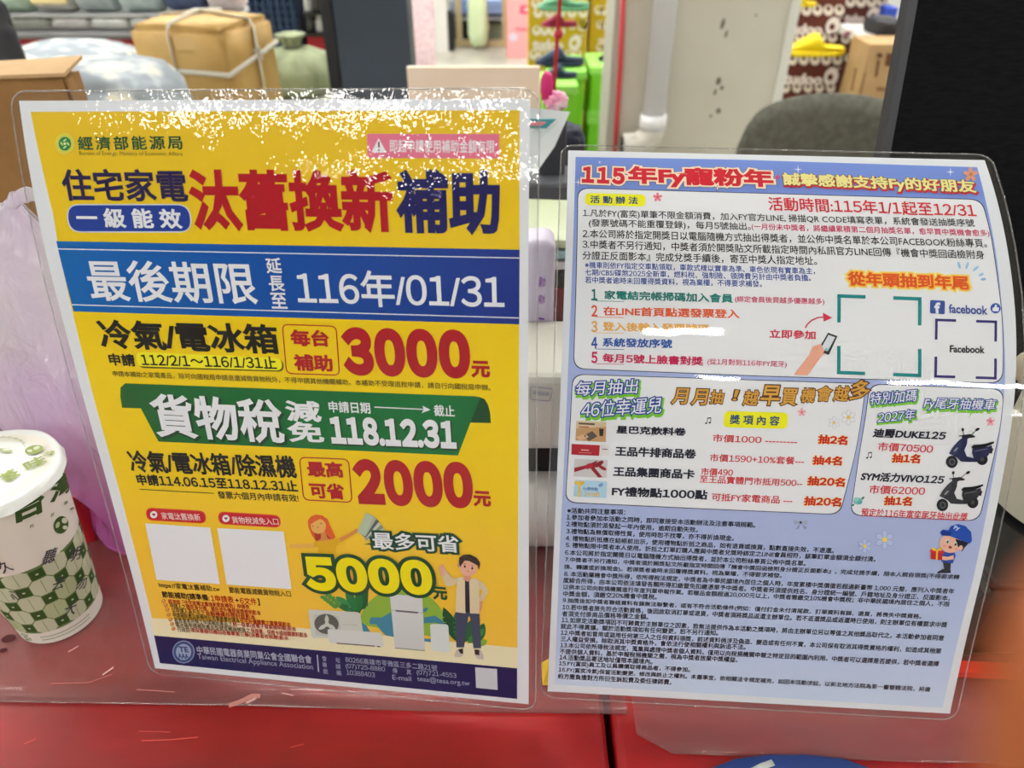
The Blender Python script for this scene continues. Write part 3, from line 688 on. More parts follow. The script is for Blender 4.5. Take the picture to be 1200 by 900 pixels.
for r_ in rows: T('printed_line', r_[0], *r_[1:], bold=.008)
for b_, a in (('※機車則依FY指定交車點領取，車款式樣以實車為準、車色依現有實車為主，', (685.5, 310.6, 954.8, 318)), ('七期/CBS/碟煞2025全新車，燃料稅、強制險、領牌費另計由中獎者負擔。', (685.5, 319.2, 950, 326)), ('若中獎者逾時未回覆得獎資料，視為棄權，不得要求補發。', (685.5, 328.2, 892.6, 333))):
    T('printed_line', b_, *a, 8, (40, 74, 160), off=.008)
k = Ink(RIGHT)
steps = [('1', '家電結完帳掃碼加入會員', 345.6, 708, 345.7, 859, 350, (14, 122, 116)), ('2', '在LINE首頁點選發票登入', 364.4, 706.7, 364.5, 866.5, 368, (224, 92, 52)), ('3', '登入後輸入發票號碼', 382.8, 706, 382.5, 830.5, 385.5, (232, 172, 78)),
 ('4', '系統發放序號', 401.7, 705.8, 401, 787.7, 403, (28, 84, 168)), ('5', '每月5號上臉書對獎', 419, 705.8, 419.3, 824.4, 423.3, (196, 20, 84))]
for n_, b_, y, xa, ya, xb, yb, c in steps:
    T('step_number', n_, 692.8, y, 700, y, 13.5, c, bold=.03); T('step_text', b_, xa, ya, xb, yb, 10.8, c, bold=.028)
    k.line([(698, y + 7.3), (731, y + 8)], .6, c, 1)
k.done('printed_rule', prp, BASE)
T('printed_line', '(綁定會員後買越多優惠越多)', 861, 351, 965.7, 354, 8.3, MG, off=.008); T('printed_line', '(從1月對到116年FY尾牙)', 829, 424, 921.7, 427.5, 8.3, MG, off=.008)
T('printed_line', '立即參加', 901.5, 391, 955.6, 392.8, 10.5, (206, 40, 70), bold=.025)
k = Ink(RIGHT); pts = [(943.5, 384.5), (946, 380), (951, 375.5), (958, 372.5), (966, 371.5)]
k.line(pts, 1.6, (206, 50, 80), 1); k.poly([(964, 366.5), (975, 372.5), (965, 377)], (206, 50, 80), 1); k.done('red_arrow', prp, BASE)
k = Ink(RIGHT); k.poly([(930, 439), (948, 416), (952, 406), (962, 403), (972, 405), (970, 411), (962, 418), (946, 440)], (232, 168, 144), 1)
k.poly([(970, 390), (981, 394), (971, 416), (958, 411)], (40, 42, 48), 2); k.poly([(970.5, 392.5), (978.5, 395.3), (969.5, 412), (961.5, 408.7)], (214, 222, 230), 3)
k.poly([(955, 405), (962, 403), (966, 412), (958, 416)], (232, 168, 144), 4); k.ell(968, 409.5, 2, 1.3, (90, 190, 200), 4); k.done('printed_hand_and_phone', prp, BASE)
T('title_text', '從年頭抽到年尾', 993, 326.5, 1135, 332, 17, (222, 86, 36), bold=.04, out=[((250, 190, 70), .085)], shadow=((250, 226, 150), .16, 0, 0))
k = Ink(RIGHT)
for x, y, a in ((1123.5, 311, .3), (1133, 311.5, -.3), (1143, 315, -.85), (1149.5, 322, -1.1), (1152, 327.5, -1.4)): k.ell(x, y, 1.5, 4.4 if x < 1145 else 3.2, (150, 196, 232), 1, rot=-a * 1.0, n=14)
k.done('printed_sparks', prp, BASE)
def bracket(cs, L, wd, m, name='corner_bracket'):
    k = Ink(RIGHT)
    for i, p in enumerate(cs):
        p = np.array(p, float)
        for q in (cs[i - 1], cs[(i + 1) % 4]):
            d = np.array(q, float) - p; d /= np.linalg.norm(d); k.line([tuple(p - d * wd / 2), tuple(p + d * L)], wd, m, 1)
    k.done(name, prp, BASE)
bracket([(983, 347), (1077.5, 350.5), (1077.3, 440), (982.5, 436.5)], 31, 4, (18, 136, 140))
bracket([(1097, 375), (1166.5, 377.3), (1166, 443.2), (1096, 441)], 23, 3, (50, 42, 112))
T('code_caption', 'Facebook', 1112.7, 408.8, 1153.7, 410, 8.5, (48, 48, 52), bold=.03)
k = Ink(RIGHT); k.poly([(1089.7, 351.8), (1107, 352.6), (1106.6, 368.5), (1089.5, 367.3)], (52, 82, 158), 1, r=.001); k.text('f', 1094.6, 361, 1101.8, 361.2, 13, PW, bold=.04, layer=2); k.done('social_badge', prp, BASE)
T('badge_text', 'facebook', 1111.5, 361.8, 1157, 363.8, 10.5, (64, 84, 160), bold=.025)
k = Ink(RIGHT); k.ell(1166.3, 361.4, 6, 6, (46, 84, 176), 1, n=16); k.poly([(1162.5, 361), (1164.5, 360.5), (1166, 357), (1168, 358), (1167.5, 360.3), (1170.3, 360.5), (1169.7, 365), (1164.5, 365), (1162.5, 364.5)], PW, 2); k.done('thumb_badge', prp, BASE)
# prizes
SCR = dict(bold=.006, slant=.18, out=((30, 62, 160), .075), shadow=((122, 196, 50), .13, .06, -.14))
T('title_text', '每月抽出', 675, 455.5, 747.5, 452.5, 17, PW, **SCR); T('title_text', '46位幸運兒', 681.5, 480.5, 775.5, 474, 19, PW, **SCR)
T('title_text', '特別加碼', 1019.5, 467.5, 1074, 463, 14, PW, **SCR); T('title_text', '2027年', 1028.5, 489.5, 1072, 485.5, 12.5, PW, **SCR); T('title_text', 'Fy尾牙抽機車', 1083, 473, 1166, 475.5, 15, PW, **SCR)
for ch, x, y, h in (('月', 797, 464, 21), ('月', 820, 465, 21), ('抽', 840, 465, 18), ('！', 862, 463, 14), ('越', 880, 466, 20), ('早', 903, 463, 26), ('買', 925, 465, 22), ('機', 947, 463, 19), ('會', 966, 461, 20), ('越', 986, 461, 20), ('多', 1008, 457, 26)):
    w_ = h * .86 if ch != '！' else 5
    T('title_text', ch, x - w_ / 2, y, x + w_ / 2, y + .5, h * .9, (212, 158, 66), bold=.02, slant=.15, out=((84, 46, 26), .055))
for b_, a in (('星巴克飲料卷', (722, 504, 804, 507)), ('王品牛排商品卷', (721, 528.3, 816, 531.8)), ('王品集團商品卡', (718.6, 552, 813.8, 555.5)), ('FY禮物點1000點', (717, 575.3, 829, 579.8))):
    T('prize_text', b_, *a, 11.5, (24, 24, 44), bold=.038)
for b_, a in (('市價1000 ---------', (835, 513, 934, 517, 9.3)), ('市價1590+10%套餐---', (831.8, 536, 942, 540, 9.3)), ('市價490', (821.5, 552.2, 858.8, 553.7, 9)), ('至王品實體門市抵用500--', (820, 561, 940, 566, 9)), ('可抵FY家電商品 ---', (834, 582, 928.5, 586, 9.3)),
    ('市價70500', (1028.6, 523, 1093, 526, 10.5)), ('市價62000', (1018.4, 573, 1083.7, 575.3, 10.5)), ('預定於116年富奕尾牙抽出此獎', (1009, 599.8, 1134, 605.6, 10))):
    T('prize_text', b_, *a, RD, bold=.014)
for b_, a in (('抽2名', (958.5, 514.3, 993, 516)), ('抽4名', (952, 538.8, 986.5, 540)), ('抽20名', (946, 563, 990, 565)), ('抽20名', (942, 586.5, 985.8, 588.2)), ('抽1名', (1045, 536.3, 1078, 537.5)), ('抽1名', (1035.8, 586.2, 1068.4, 587.3))):
    T('prize_text', b_, *a, 10.8, (196, 24, 30), bold=.04, out=((246, 190, 70), .035))
T('prize_text', '迪爵DUKE125', 1023, 507, 1108, 510.6, 11, (24, 24, 44), bold=.04, slant=.12); T('prize_text', 'SYM活力VIVO125', 1009, 557.8, 1106, 562.2, 11, (24, 24, 44), bold=.04, slant=.12)
# small prize pictures
k = Ink(RIGHT); k.poly([(675.5, 493), (710.5, 494.5), (709.8, 517.8), (674.3, 516)], (214, 192, 158), 1); k.poly([(675.3, 502), (710, 500), (709.8, 517.8), (674.3, 516)], (196, 152, 104), 2); k.poly([(684, 510), (694, 505), (700, 511), (690, 517)], (90, 82, 74), 3)
k.poly([(702, 502), (707.5, 502.5), (706.5, 511), (702.5, 510.5)], (40, 34, 34), 3); k.poly([(675, 512), (686, 508), (690, 512), (680, 516)], (222, 176, 140), 3); k.line([(678, 496), (697, 497)], 2, (92, 70, 60), 3); k.line([(678, 500), (690, 500.5)], 1.4, (176, 90, 60), 3); k.done('prize_picture', prp, BASE)
k = Ink(RIGHT); k.poly([(669.8, 520), (703, 521.5), (702, 534), (669.5, 532.5)], (176, 24, 40), 1); k.poly([(703.5, 521), (714, 521.5), (713.5, 534), (702.5, 533.7)], (226, 224, 222), 1); k.line([(681, 527), (690, 527.4)], 1.2, (226, 190, 180), 2); k.line([(678, 530), (693, 530.6)], .8, (216, 130, 130), 2); k.line([(705.5, 526), (712, 526.3)], 1, (120, 110, 110), 2); k.done('prize_picture', prp, BASE)
k = Ink(RIGHT); k.poly([(673.5, 537.5), (712, 539), (710.6, 559.8), (672.5, 558)], (206, 202, 204), 1); k.poly([(673, 548), (690, 544), (690, 548), (673, 553)], (150, 24, 38), 2); k.poly([(690, 544), (700, 539), (697, 548), (706, 559), (701, 559.3), (693, 550)], (150, 24, 38), 3)
k.ell(690, 546, 5, 3, (176, 34, 48), 4, rot=-.4); k.ell(702, 543.5, 6, 2.6, (140, 20, 34), 4, rot=-.6); k.ell(706, 548, 5, 2, (160, 28, 40), 4, rot=.5); k.done('prize_picture', prp, BASE)
k = Ink(RIGHT); k.poly([(673.5, 562.5), (711.5, 564), (710.5, 583.5), (672, 581.5)], (176, 212, 234), 1, r=.001); k.line([(679.5, 563), (678.5, 582)], 2.6, (238, 196, 70), 2); k.ell(676.5, 566, 3.4, 2, (238, 196, 70), 3, rot=.5); k.ell(682, 566, 3.2, 2, (230, 180, 60), 3, rot=-.5)
k.text('Fy禮物點', 683.5, 572.5, 701, 573.3, 4.5, (70, 110, 180), off=.01, layer=3); k.text('1000點', 684.5, 578.5, 702.5, 579.3, 5, (232, 190, 80), bold=.02, layer=3); k.ell(704, 568, 3, 2, (120, 160, 210), 3, rot=-.5); k.done('prize_picture', prp, BASE)
# flowers, notes, bow
def flower(x, y, r, petal, core, line=False):
    k = Ink(RIGHT)
    for i in range(5 if not line else 6):
        a = -1.57 + i * 2 * _m.pi / (5 if not line else 6); k.ell(x + _m.cos(a) * r * .6, y + _m.sin(a) * r * .6, r * .42, r * .3, petal, 1 + (i % 2), rot=a, n=14)
        if line: k.ell(x + _m.cos(a) * r * .6, y + _m.sin(a) * r * .6, r * .36, r * .25, PW if y < 600 else (182, 198, 236), 3 + (i % 2), rot=a, n=14)
    k.ell(x, y, r * .26, r * .26, core, 5, n=12); k.done('printed_flower', prp, BASE)
flower(770.5, 231.5, 5.5, (236, 130, 150), (220, 80, 100)); flower(939.3, 483, 5, (236, 170, 182), (214, 110, 130)); flower(1160.3, 494, 5, (238, 160, 176), (214, 90, 120)); flower(1137, 205, 8.5, (214, 150, 120), (200, 120, 80))
flower(977, 495, 7, (196, 190, 220), (240, 214, 110), True); flower(994, 489, 9, (200, 190, 220), (240, 210, 80), True); flower(1013, 639.5, 8.5, (150, 160, 214), (244, 218, 100), True); flower(1036.3, 632, 11.5, (156, 160, 210), (244, 214, 90), True); flower(911, 208.3, 3, (214, 70, 120), (214, 70, 120))
k = Ink(RIGHT); k.ell(1005, 587, 5.5, 4, (120, 190, 190), 1); k.ell(1003, 585, 3, 2.6, (150, 206, 204), 2); k.ell(1007.5, 588.5, 2.6, 2.2, (90, 172, 176), 2); leaf(k, 1009, 585, 5, 1.3, -.7, (60, 130, 110), 1); leaf(k, 1001, 590, 4.5, 1.2, 2.4, (60, 130, 110), 1); k.done('printed_flower', prp, BASE)
k = Ink(RIGHT)
for x, y in ((829.5, 493), (1018, 533.5)): 
    k.ell(x - 2.2, y + 2.8, 1.3, 1, (40, 40, 44), 1, n=10); k.ell(x + 2, y + 2.2, 1.3, 1, (40, 40, 44), 1, n=10); k.line([(x - 1.1, y + 2.8), (x - .6, y - 3)], .6, (40, 40, 44), 1); k.line([(x + 3.1, y + 2.2), (x + 3.4, y - 3.6)], .6, (40, 40, 44), 1); k.line([(x - .6, y - 3), (x + 3.4, y - 3.6)], 1.2, (40, 40, 44), 1)
k.done('printed_notes', prp, BASE)
k = Ink(RIGHT); k.poly([(937, 612), (930, 609), (931, 615)], (170, 170, 196), 1); k.poly([(939, 612), (946, 609), (946, 615)], (170, 170, 196), 1); k.poly([(937.5, 613), (932, 620), (936, 619)], (150, 150, 184), 1); k.poly([(938.5, 613), (943, 620), (945.5, 618)], (150, 150, 184), 1); k.ell(938, 612, 1.5, 1.5, (60, 60, 80), 2); k.done('printed_bow', prp, BASE)
def spark(x, y, r):
    k = Ink(RIGHT); 
    for a in range(4):
        b = a * _m.pi / 2; k.poly([(x, y), (x + r * .16 * _m.cos(b - .78), y + r * .16 * _m.sin(b - .78)), (x + r * _m.cos(b), y + r * _m.sin(b)), (x + r * .16 * _m.cos(b + .78), y + r * .16 * _m.sin(b + .78))], (236, 240, 250), 1)
    k.done('printed_spark', prp, BASE)
spark(677.5, 214, 4.5); spark(935, 199, 5); spark(1113.5, 202, 5); spark(702.8, 190.5, 2.5)
# scooters
def scooter(ox, oy, body, sc_=1.0):
    def q(pts): return [(ox + x * sc_, oy + y * sc_) for x, y in pts]
    D = (24, 24, 28); k = Ink(RIGHT)
    k.line(q([(23, 10), (21.5, 4)]), .8, D, 1); k.line(q([(30, 10), (37, 4)]), .8, D, 1); k.ell(ox + 21.3, oy + 2.8, 1.6, 2, D, 1, n=12); k.ell(ox + 38.5, oy + 2.6, 2.9, 1.6, D, 1, rot=-.5, n=12)
    k.poly(q([(21, 9), (30, 8), (36, 10.5), (35, 12), (29, 12.5), (26, 14), (20, 12)]), (34, 34, 40), 2); k.line(q([(17, 10), (22, 10)]), 1.2, D, 2)
    k.ell(ox + 8.5, oy + 40.5, 6.8, 7.3, D, 2, n=24); k.ell(ox + 8.8, oy + 40.5, 3.6, 4, (96, 96, 100), 3, n=18); k.ell(ox + 8.8, oy + 40.5, 2.4, 2.7, (40, 40, 44), 4, n=14)
    k.ell(ox + 44, oy + 37.5, 6.6, 6.8, D, 2, n=24); k.ell(ox + 44, oy + 37.5, 2.6, 2.8, (70, 70, 74), 3, n=14)
    k.poly(q([(21, 12), (27, 12), (26, 20), (23, 27), (26, 34), (34, 36), (32, 30), (33, 24), (45, 22), (53, 23), (53, 30), (50, 34), (42, 36), (38, 40.5), (26, 40.5), (19, 40), (15, 36), (8, 32), (5, 31), (9, 24), (15, 17)]), body, 5)
    k.poly(q([(6, 31), (10, 24), (16, 17), (20, 15), (19, 24), (14, 31), (9, 33)]), tuple(min(255, c + 16) for c in body), 6)
    k.poly(q([(31, 23.5), (34, 20.5), (44, 19.8), (50, 18.6), (57.5, 16.5), (58, 18.3), (52, 21.5), (42, 24.2), (34, 25)]), (20, 20, 24), 6)
    k.poly(q([(44, 25), (55, 21), (55.5, 25), (51, 31), (44, 31)]), tuple(min(255, c + 8) for c in body), 6); k.poly(q([(54, 24), (57, 25), (55, 31), (52, 30)]), (24, 24, 28), 5); k.line(q([(35, 28), (50, 25)]), .8, (120, 120, 130), 7); k.ell(ox + 13, oy + 26, 3.4, 1.1, (150, 150, 160), 7, rot=-.8, n=12)
    k.done('printed_scooter', prp, BASE)
scooter(1106.5, 500.5, (36, 40, 78)); scooter(1095.5, 551, (44, 44, 50), .97)
# boy in a cap holding a present
k = Ink(RIGHT); SKB = (236, 188, 164)
k.poly([(1104, 655), (1114, 656), (1113.5, 668), (1114, 671), (1106, 671.5), (1103, 669), (1106, 666)], (40, 42, 56), 1); k.poly([(1098, 670), (1105, 666), (1106, 671), (1098.5, 671.5)], (30, 30, 40), 2)
k.poly([(1104, 642), (1118, 646), (1119.5, 651), (1116, 660), (1103, 658), (1102, 650)], (38, 72, 168), 2)
k.ell(1113, 637, 12.5, 10.5, SKB, 3, n=26, rot=.15); k.poly([(1119, 631), (1130, 634), (1137, 632), (1134, 637), (1130, 641), (1127, 646), (1122, 640)], (26, 28, 46), 4); k.ell(1125.5, 641.5, 2.4, 3, SKB, 5, n=12)
k.poly([(1101, 623.5), (1104, 620), (1111, 621), (1114, 616), (1122, 613.5), (1131, 616), (1137.5, 623), (1138.5, 633), (1136, 636.5), (1124, 632), (1112, 627.5), (1103, 627)], (30, 78, 178), 6); k.poly([(1101, 623.5), (1105, 621), (1116, 624), (1112, 627.5), (1103, 627)], (22, 54, 140), 7)
k.text('Fy', 1117, 617.8, 1124, 619.3, 5.5, (190, 206, 236), bold=.05, layer=8)
for x, y in ((1109.8, 634), (1119, 637)): k.ell(x, y, 2, 2.7, (250, 250, 250), 6, n=14); k.ell(x, y + .2, 1.4, 2.1, (40, 26, 24), 7, n=12); k.ell(x - .5, y - .7, .5, .6, (250, 250, 250), 8, n=8)
k.ell(1113, 640.8, 2.2, 1.5, (170, 40, 44), 6, rot=.2, n=12); k.ell(1106, 639, 1.8, 1.2, (240, 150, 140), 5, n=10); k.ell(1120, 643, 1.8, 1.2, (240, 150, 140), 5, n=10)
k.poly([(1102, 651), (1110, 652), (1117, 650), (1117, 655), (1108, 656), (1101, 655)], SKB, 6)
k.poly([(1090.5, 645.5), (1104, 646.5), (1103.5, 656), (1090, 654.5)], (190, 34, 36), 7); k.poly([(1089.5, 643.5), (1106, 645), (1105.5, 648), (1089.5, 646.5)], (210, 48, 44), 8); k.line([(1097.5, 644.5), (1097, 655.3)], 2, (240, 196, 70), 9); k.ell(1094, 643, 3.2, 1.6, (240, 196, 70), 10, rot=.4, n=12); k.ell(1100.5, 643, 3.2, 1.6, (236, 180, 60), 10, rot=-.4, n=12)
k.done('printed_boy', prp, BASE)
# conditions
N_ = [('※活動共同注意事項：', 664.7, 598, 732.7, 600), ('1.參加者參加本活動之同時，即同意接受本活動辦法及注意事項規範。', 663.8, 605.6, 884.9, 615), ('2.禮物點須於派發起一年內使用，逾期自動失效。', 663.4, 613.6, 817.7, 620.6),
('3.禮物點為無償取得性質，使用時恕不找零，亦不得折換現金。', 663.4, 622, 860, 630.5), ('4. 禮物點折抵應在結帳前出示，使用禮物點折抵之商品，如有退貨或換貨，點數直接失效，不退還。', 662.8, 630.3, 977, 645), ('5. 禮物點限中獎者本人使用。折抵之訂單訂購人應與中獎者兌獎時綁定之LINE會員相符，該筆訂單金額須全額付清。', 662.8, 638.3, 1026, 655),
('6.本公司將於指定開獎日以電腦隨機方式抽出得獎者，並於本公司粉絲專頁公佈中獎名單。', 662, 647, 944, 660), ('7.中獎者不另行通知，中獎者須於開獎貼文所載指定時間回傳『機會中獎回函檢附身分證正反面影本』，完成兌獎手續，限本人親自領獎(不得要求轉', 662, 655.6, 1124, 676.3), ('換、轉讓或折換現金)。若得獎者逾時未回覆得獎資料，視為棄權，不得要求補發。', 661, 664, 916, 674.6),
('8. 本活動屬機會中獎所得，依所得稅法規定，中獎者為中華民國境內居住之個人時，年度累積中獎價值若超過新臺幣 1,000 元整，應列入中獎者年', 661, 672, 1118, 692.7), ('度綜合所得，由本公司依法填發各類所得扣繳暨免扣繳憑單予中獎者。中獎者另須提供姓名、身分證統一編號、戶籍地址及身分證正、反面影本，', 660, 679.5, 1113, 700.7), ('以供本公司向稅捐機關進行年度列單申報作業。若贈品金額超過20,000元以上，中獎者需繳交10%機會中獎稅；非中華民國境內居住之個人，不限', 660, 687.6, 1112.5, 708), ('中獎金額，須繳交20%機會中獎稅。', 660, 695.4, 769.6, 699.2),
('9.抽獎後如中獎者聯絡資料有誤無法聯繫者，或有不符合活動條件(例如：僅付訂金未付清尾款、訂單資料有誤、退貨，將喪失中獎資格。', 659.5, 703.3, 1079.5, 722.3), ('10.若中獎者原先符合活動資格，後因故取消訂單或退貨，中獎者須將獎品返還主辦單位。若不返還獎品或返還時已使用，則主辦單位有權要求中獎', 659, 711, 1109.8, 732), ('者須支付原商品價格等價之金額。', 658.4, 718.7, 759.8, 722.4), ('11.如原定活動獎項因不可歸責於主辦單位之因素，致無法提供作為本活動之獎項時，將由主辦單位另以等值之其他獎品取代之，本活動參加者同意', 658, 726, 1106, 747.4),
('就此不得異議。關於活動獎項如有任何變更，恕不另行通知。', 657, 733.5, 841.5, 741.5), ('12.中獎者如冒用或盜用任何第三人之任何資料領獎，前述資料倘涉及偽造、變造或有任何不實，本公司保有取消其得獎資格的權利，如造成其他第', 657, 740.8, 1102.8, 762.6), ('三人權益受損，除取消其中獎資格外，會依法行使相關權利與訴追不法。', 657, 748.2, 873.6, 758), ('13.本公司依所得稅法規定，蒐集與處理中獎者個人資料，僅用以向稅捐機關申報之特定目的範圍內利用。中獎者可以選擇是否提供，若中獎者選擇', 656.5, 755.5, 1100, 777.7),
('不提供個人資料，基於申報稅捐機關之需，視為中獎者放棄中獎權益。', 655.8, 762.8, 864.3, 772.8), ('14.活動獎品寄送地址僅限本國境內。', 655.6, 769.8, 764.6, 775), ('15.FY(富奕)員工及以員購價取得商品者，不得參加。', 655, 777, 808.6, 784.8), ('16.FY(富奕冷氣)保留活動變更、修改與終止之權利。未盡事宜，依相關法令規定補充，如因本活動涉訟，以新北地方法院為第一審管轄法院，另違', 654.5, 784.5, 1090, 808), ('約方應負擔對方所衍生訴訟費及委任律師費。', 653.7, 791.8, 786.9, 799)]
for r_ in N_:
    T('conditions_line', r_[0], *r_[1:], 6.7, (36, 38, 50), off=.016, res=1)

# ------------------------------------------------------------------ room shell and lamps
def lbox(name, x0, x1, y0, y1, z0, z1, m, parent=None, bevel=0):
    return box(name, ((x0 + x1) / 2, (y0 + y1) / 2, (z0 + z1) / 2), (abs(x1 - x0), abs(y1 - y0), abs(z1 - z0)), m, parent, bevel=bevel)
floor_m = noisy((150, 148, 136), (182, 180, 168), 3, .35, 6, .02, name='polished_concrete')
wall_m = noisy((198, 196, 184), (206, 204, 192), 2, .7, 4, name='cream_paint')
structure(lbox('floor', -7, 7, -14, 9, -.1, 0, floor_m))
structure(lbox('ceiling', -7, 7, -14, 9, CEIL, CEIL + .1, mat((222, 222, 220), .8)))
structure(lbox('wall_back', -7, 7, 8.6, 8.8, 0, CEIL, wall_m))
structure(lbox('wall_left', -7.1, -7, -14, 9, 0, CEIL, wall_m))
structure(lbox('wall_right', 7, 7.1, -14, 9, 0, CEIL, wall_m))
lamp_e = bpy.data.materials.new('fluorescent_diffuser'); lamp_e.use_nodes = True
b = lamp_e.node_tree.nodes['Principled BSDF']; b.inputs['Base Color'].default_value = (.8, .8, .8, 1)
b.inputs['Emission Color'].default_value = (1, .985, .95, 1); b.inputs['Emission Strength'].default_value = LAMP_GAIN
body_m = mat((230, 230, 230), .5)
def lamp(x, y, label, lx=.09, ly=1.2):
    t = thing('ceiling_lamp', label, 'lamp', (x, y, CEIL - .09), 'fluorescent ceiling lamps')
    box('lamp_housing', (x, y, CEIL - .02), (lx + .1, ly + .1, .04), body_m, t)
    box('diffuser', (x, y, CEIL - .065), (lx, ly, .05), lamp_e, t, bevel=.012)
LAMPS = [  # x, y, where it is
 (.50, -1.5, .3), (-1.7, -3.2, 1.2), (-3.0, -3.2, 1.2), (.85, -3.2, .25), (2.5, -3.2, 1.2), (-1.55, -5.3, 1.2), (-3.0, -5.3, 1.2), (4.1, -5.3, 1.2),
 (-2.6, -.8, 1.2), (3.3, -.8, 1.2), (-3.0, 1.3, 1.2), (3.6, 1.3, 1.2), (-2.2, 3.3, 1.2), (.2, 3.3, 1.2), (2.8, 3.3, 1.2), (-4.4, 3.3, 1.2), (-1.1, 2.5, 1.2), (1.3, 2.5, 1.2), (-3.4, 2.5, 1.2), (3.7, 2.5, 1.2), (-1.0, 4.4, 1.2), (1.4, 4.4, 1.2), (3.8, 4.4, 1.2), (-3.4, 4.4, 1.2), (-1.0, 6.6, 1.2), (1.4, 6.6, 1.2), (-2.2, 5.4, 1.2), (.2, 5.4, 1.2), (2.6, 5.4, 1.2), (5, -3.2, 1.2), (-5, -.8, 1.2), (-5, 1.3, 1.2)]  # unseen lamps added for illumination, the far rows to brighten the background
for x, y, L_ in LAMPS:
    rowl = [q for q in LAMPS if abs(q[1] - y) < .12]; kk = sorted(q[0] for q in rowl).index(x) + 1
    depth = sorted({round(q[1] * 2, 0) for q in LAMPS}); y2 = round(y * 2, 0); wd = ('first', 'second', 'third', 'fourth', 'fifth', 'sixth', 'seventh', 'eighth', 'ninth', 'tenth', 'eleventh', 'twelfth')
    lamp(x, y, 'unseen white fluorescent ceiling lamp, %s row from the entrance, %s from left' % (wd[depth.index(y2)], wd[kk - 1]), L_, .15)
# ------------------------------------------------------------------ red tables and clear covers
red_m = noisy((126, 12, 16), (164, 20, 24), 7, .36, 6, .05, spec=.5, bscale=25, name='red_vinyl', stretch=(1, 2.5, 1), rgb3=(178, 34, 34))
def table(name, x0, x1, y0, y1, label):
    t = thing(name, label, 'table', ((x0 + x1) / 2, (y0 + y1) / 2, 0))
    lbox('table_top', x0 + .01, x1 - .01, y0 + .01, y1 - .01, TABLE - .03, TABLE - .004, mat((120, 90, 70), .6), t)
    bm = bmesh.new(); add_box(bm, ((x0 + x1) / 2, (y0 + y1) / 2, TABLE - .12), (x1 - x0, y1 - y0, .24), bevel=.006, seg=3)
    bmesh.ops.delete(bm, geom=[f for f in bm.faces if f.normal.z < -.9], context='FACES')
    link('vinyl_cover', bm_mesh(bm), red_m, t)
    for x in (x0 + .05, x1 - .05):
        for y in (y0 + .05, y1 - .05): lbox('leg', x - .02, x + .02, y - .02, y + .02, 0, TABLE - .03, mat((60, 60, 62), .4, .8), t)
GX = .0625
table('display_table', -.46, GX - .0022, .10, .64, 'red vinyl covered table under the cup and the yellow notice')
table('display_table', GX + .0022, 1.15, .10, .64, 'red vinyl covered table under the blue notice and the black screen')
dust = film_mat('clear_table_cover', rough=.14, bump=.03, scale=120, low=14, lowb=.18, tint=(.97, .95, .95), haze=.16, hazecol=(.5, .26, .26), ior=1.4)
def sheet(label, pts, y1=.63, wav=.0):
    bm = bmesh.new(); z0, z1 = TABLE + .0006, TABLE + .0016
    xs = np.linspace(pts[0][0], pts[-1][0], 50); ys = np.interp(xs, [p[0] for p in pts], [p[1] for p in pts])
    ny = 24; top = []
    for j in range(ny + 1):
        u = j / ny; row = []
        for x, y0 in zip(xs, ys):
            y = y0 + (y1 - y0) * u; q = max(0, 1 - (y - y0) / .03)
            z = z1 + wav * (noise.noise(Vector((x * 26, y * 30, 0))) ** 2 * 4 + .25 * q)
            row.append((bm.verts.new((x, y, z)), bm.verts.new((x, y, max(z0, z - .001)))))
        top.append(row)
    for j in range(ny):
        for i in range(len(xs) - 1):
            for k in (0, 1): bm.faces.new((top[j][i][k], top[j][i + 1][k], top[j + 1][i + 1][k], top[j + 1][i][k]))
    for i in range(len(xs) - 1): bm.faces.new((top[0][i][0], top[0][i + 1][0], top[0][i + 1][1], top[0][i][1]))
    o = link('clear_plastic_cover', bm_mesh(bm, True), dust); tag(o, label, 'plastic sheet'); return o
a, b_ = atz(0, 824, TABLE), atz(735, 838, TABLE)
sheet('dusty clear plastic sheet lying on the red table under the yellow notice', [(-.455, a[1] + .002), tuple(atz(300, 829, TABLE)[:2]), tuple(atz(560, 836, TABLE)[:2]), tuple(b_[:2])], wav=.0006)
c0, c1 = atz(764, 884, TABLE), atz(1130, 897, TABLE)
sheet('dusty clear plastic sheet on the red table under the blue notice', [(b_[0] + .004, atz(745, 862, TABLE)[1]), tuple(c0[:2]), tuple(c1[:2]), (1.1, c1[1] - .01)], y1=.42, wav=.0012)

SHT = Disc(TABLE + .0026)
cover = bpy.data.objects['clear_plastic_cover']
for pts, wd, c_ in (([(120, 791), (133, 782)], 1.4, (226, 190, 186)), ([(268, 827), (282, 822), (296, 815), (305, 816)], 5, (206, 140, 134)), ([(288, 824), (300, 818)], 3, (226, 176, 170)), ([(160, 808), (205, 811)], 1, (206, 140, 134)), ([(80, 764), (92, 757)], 1.2, (216, 170, 166)),
    ([(132, 790), (104, 800), (60, 801)], .8, (190, 120, 116)), ([(330, 812), (344, 815)], 1.2, (216, 170, 166)), ([(236, 640), (238, 636), (246, 632)], .8, (226, 190, 186))):
    k = Ink(SHT); k.line(pts, wd, c_, 1); k.done('scratch', cover)
for x, y, rx_, ry_ in ((10, 748, 9, 4), (4, 762, 5, 2.4)):
    k = Ink(SHT); k.ell(x, y, rx_, ry_, (70, 26, 30), 1, rot=-.3, n=14); k.done('ink_stain', cover)
for pts, wd in (([(162, 857), (200, 858)], .9), ([(166, 868), (200, 867), (232, 864)], 1.4), ([(340, 876), (356, 872)], 1), ([(28, 872), (42, 866)], 1)):
    k = Ink(Disc(TABLE + .0004)); k.line(pts, wd, (216, 90, 84), 1); k.done('scuff_mark', bpy.data.objects['display_table'])

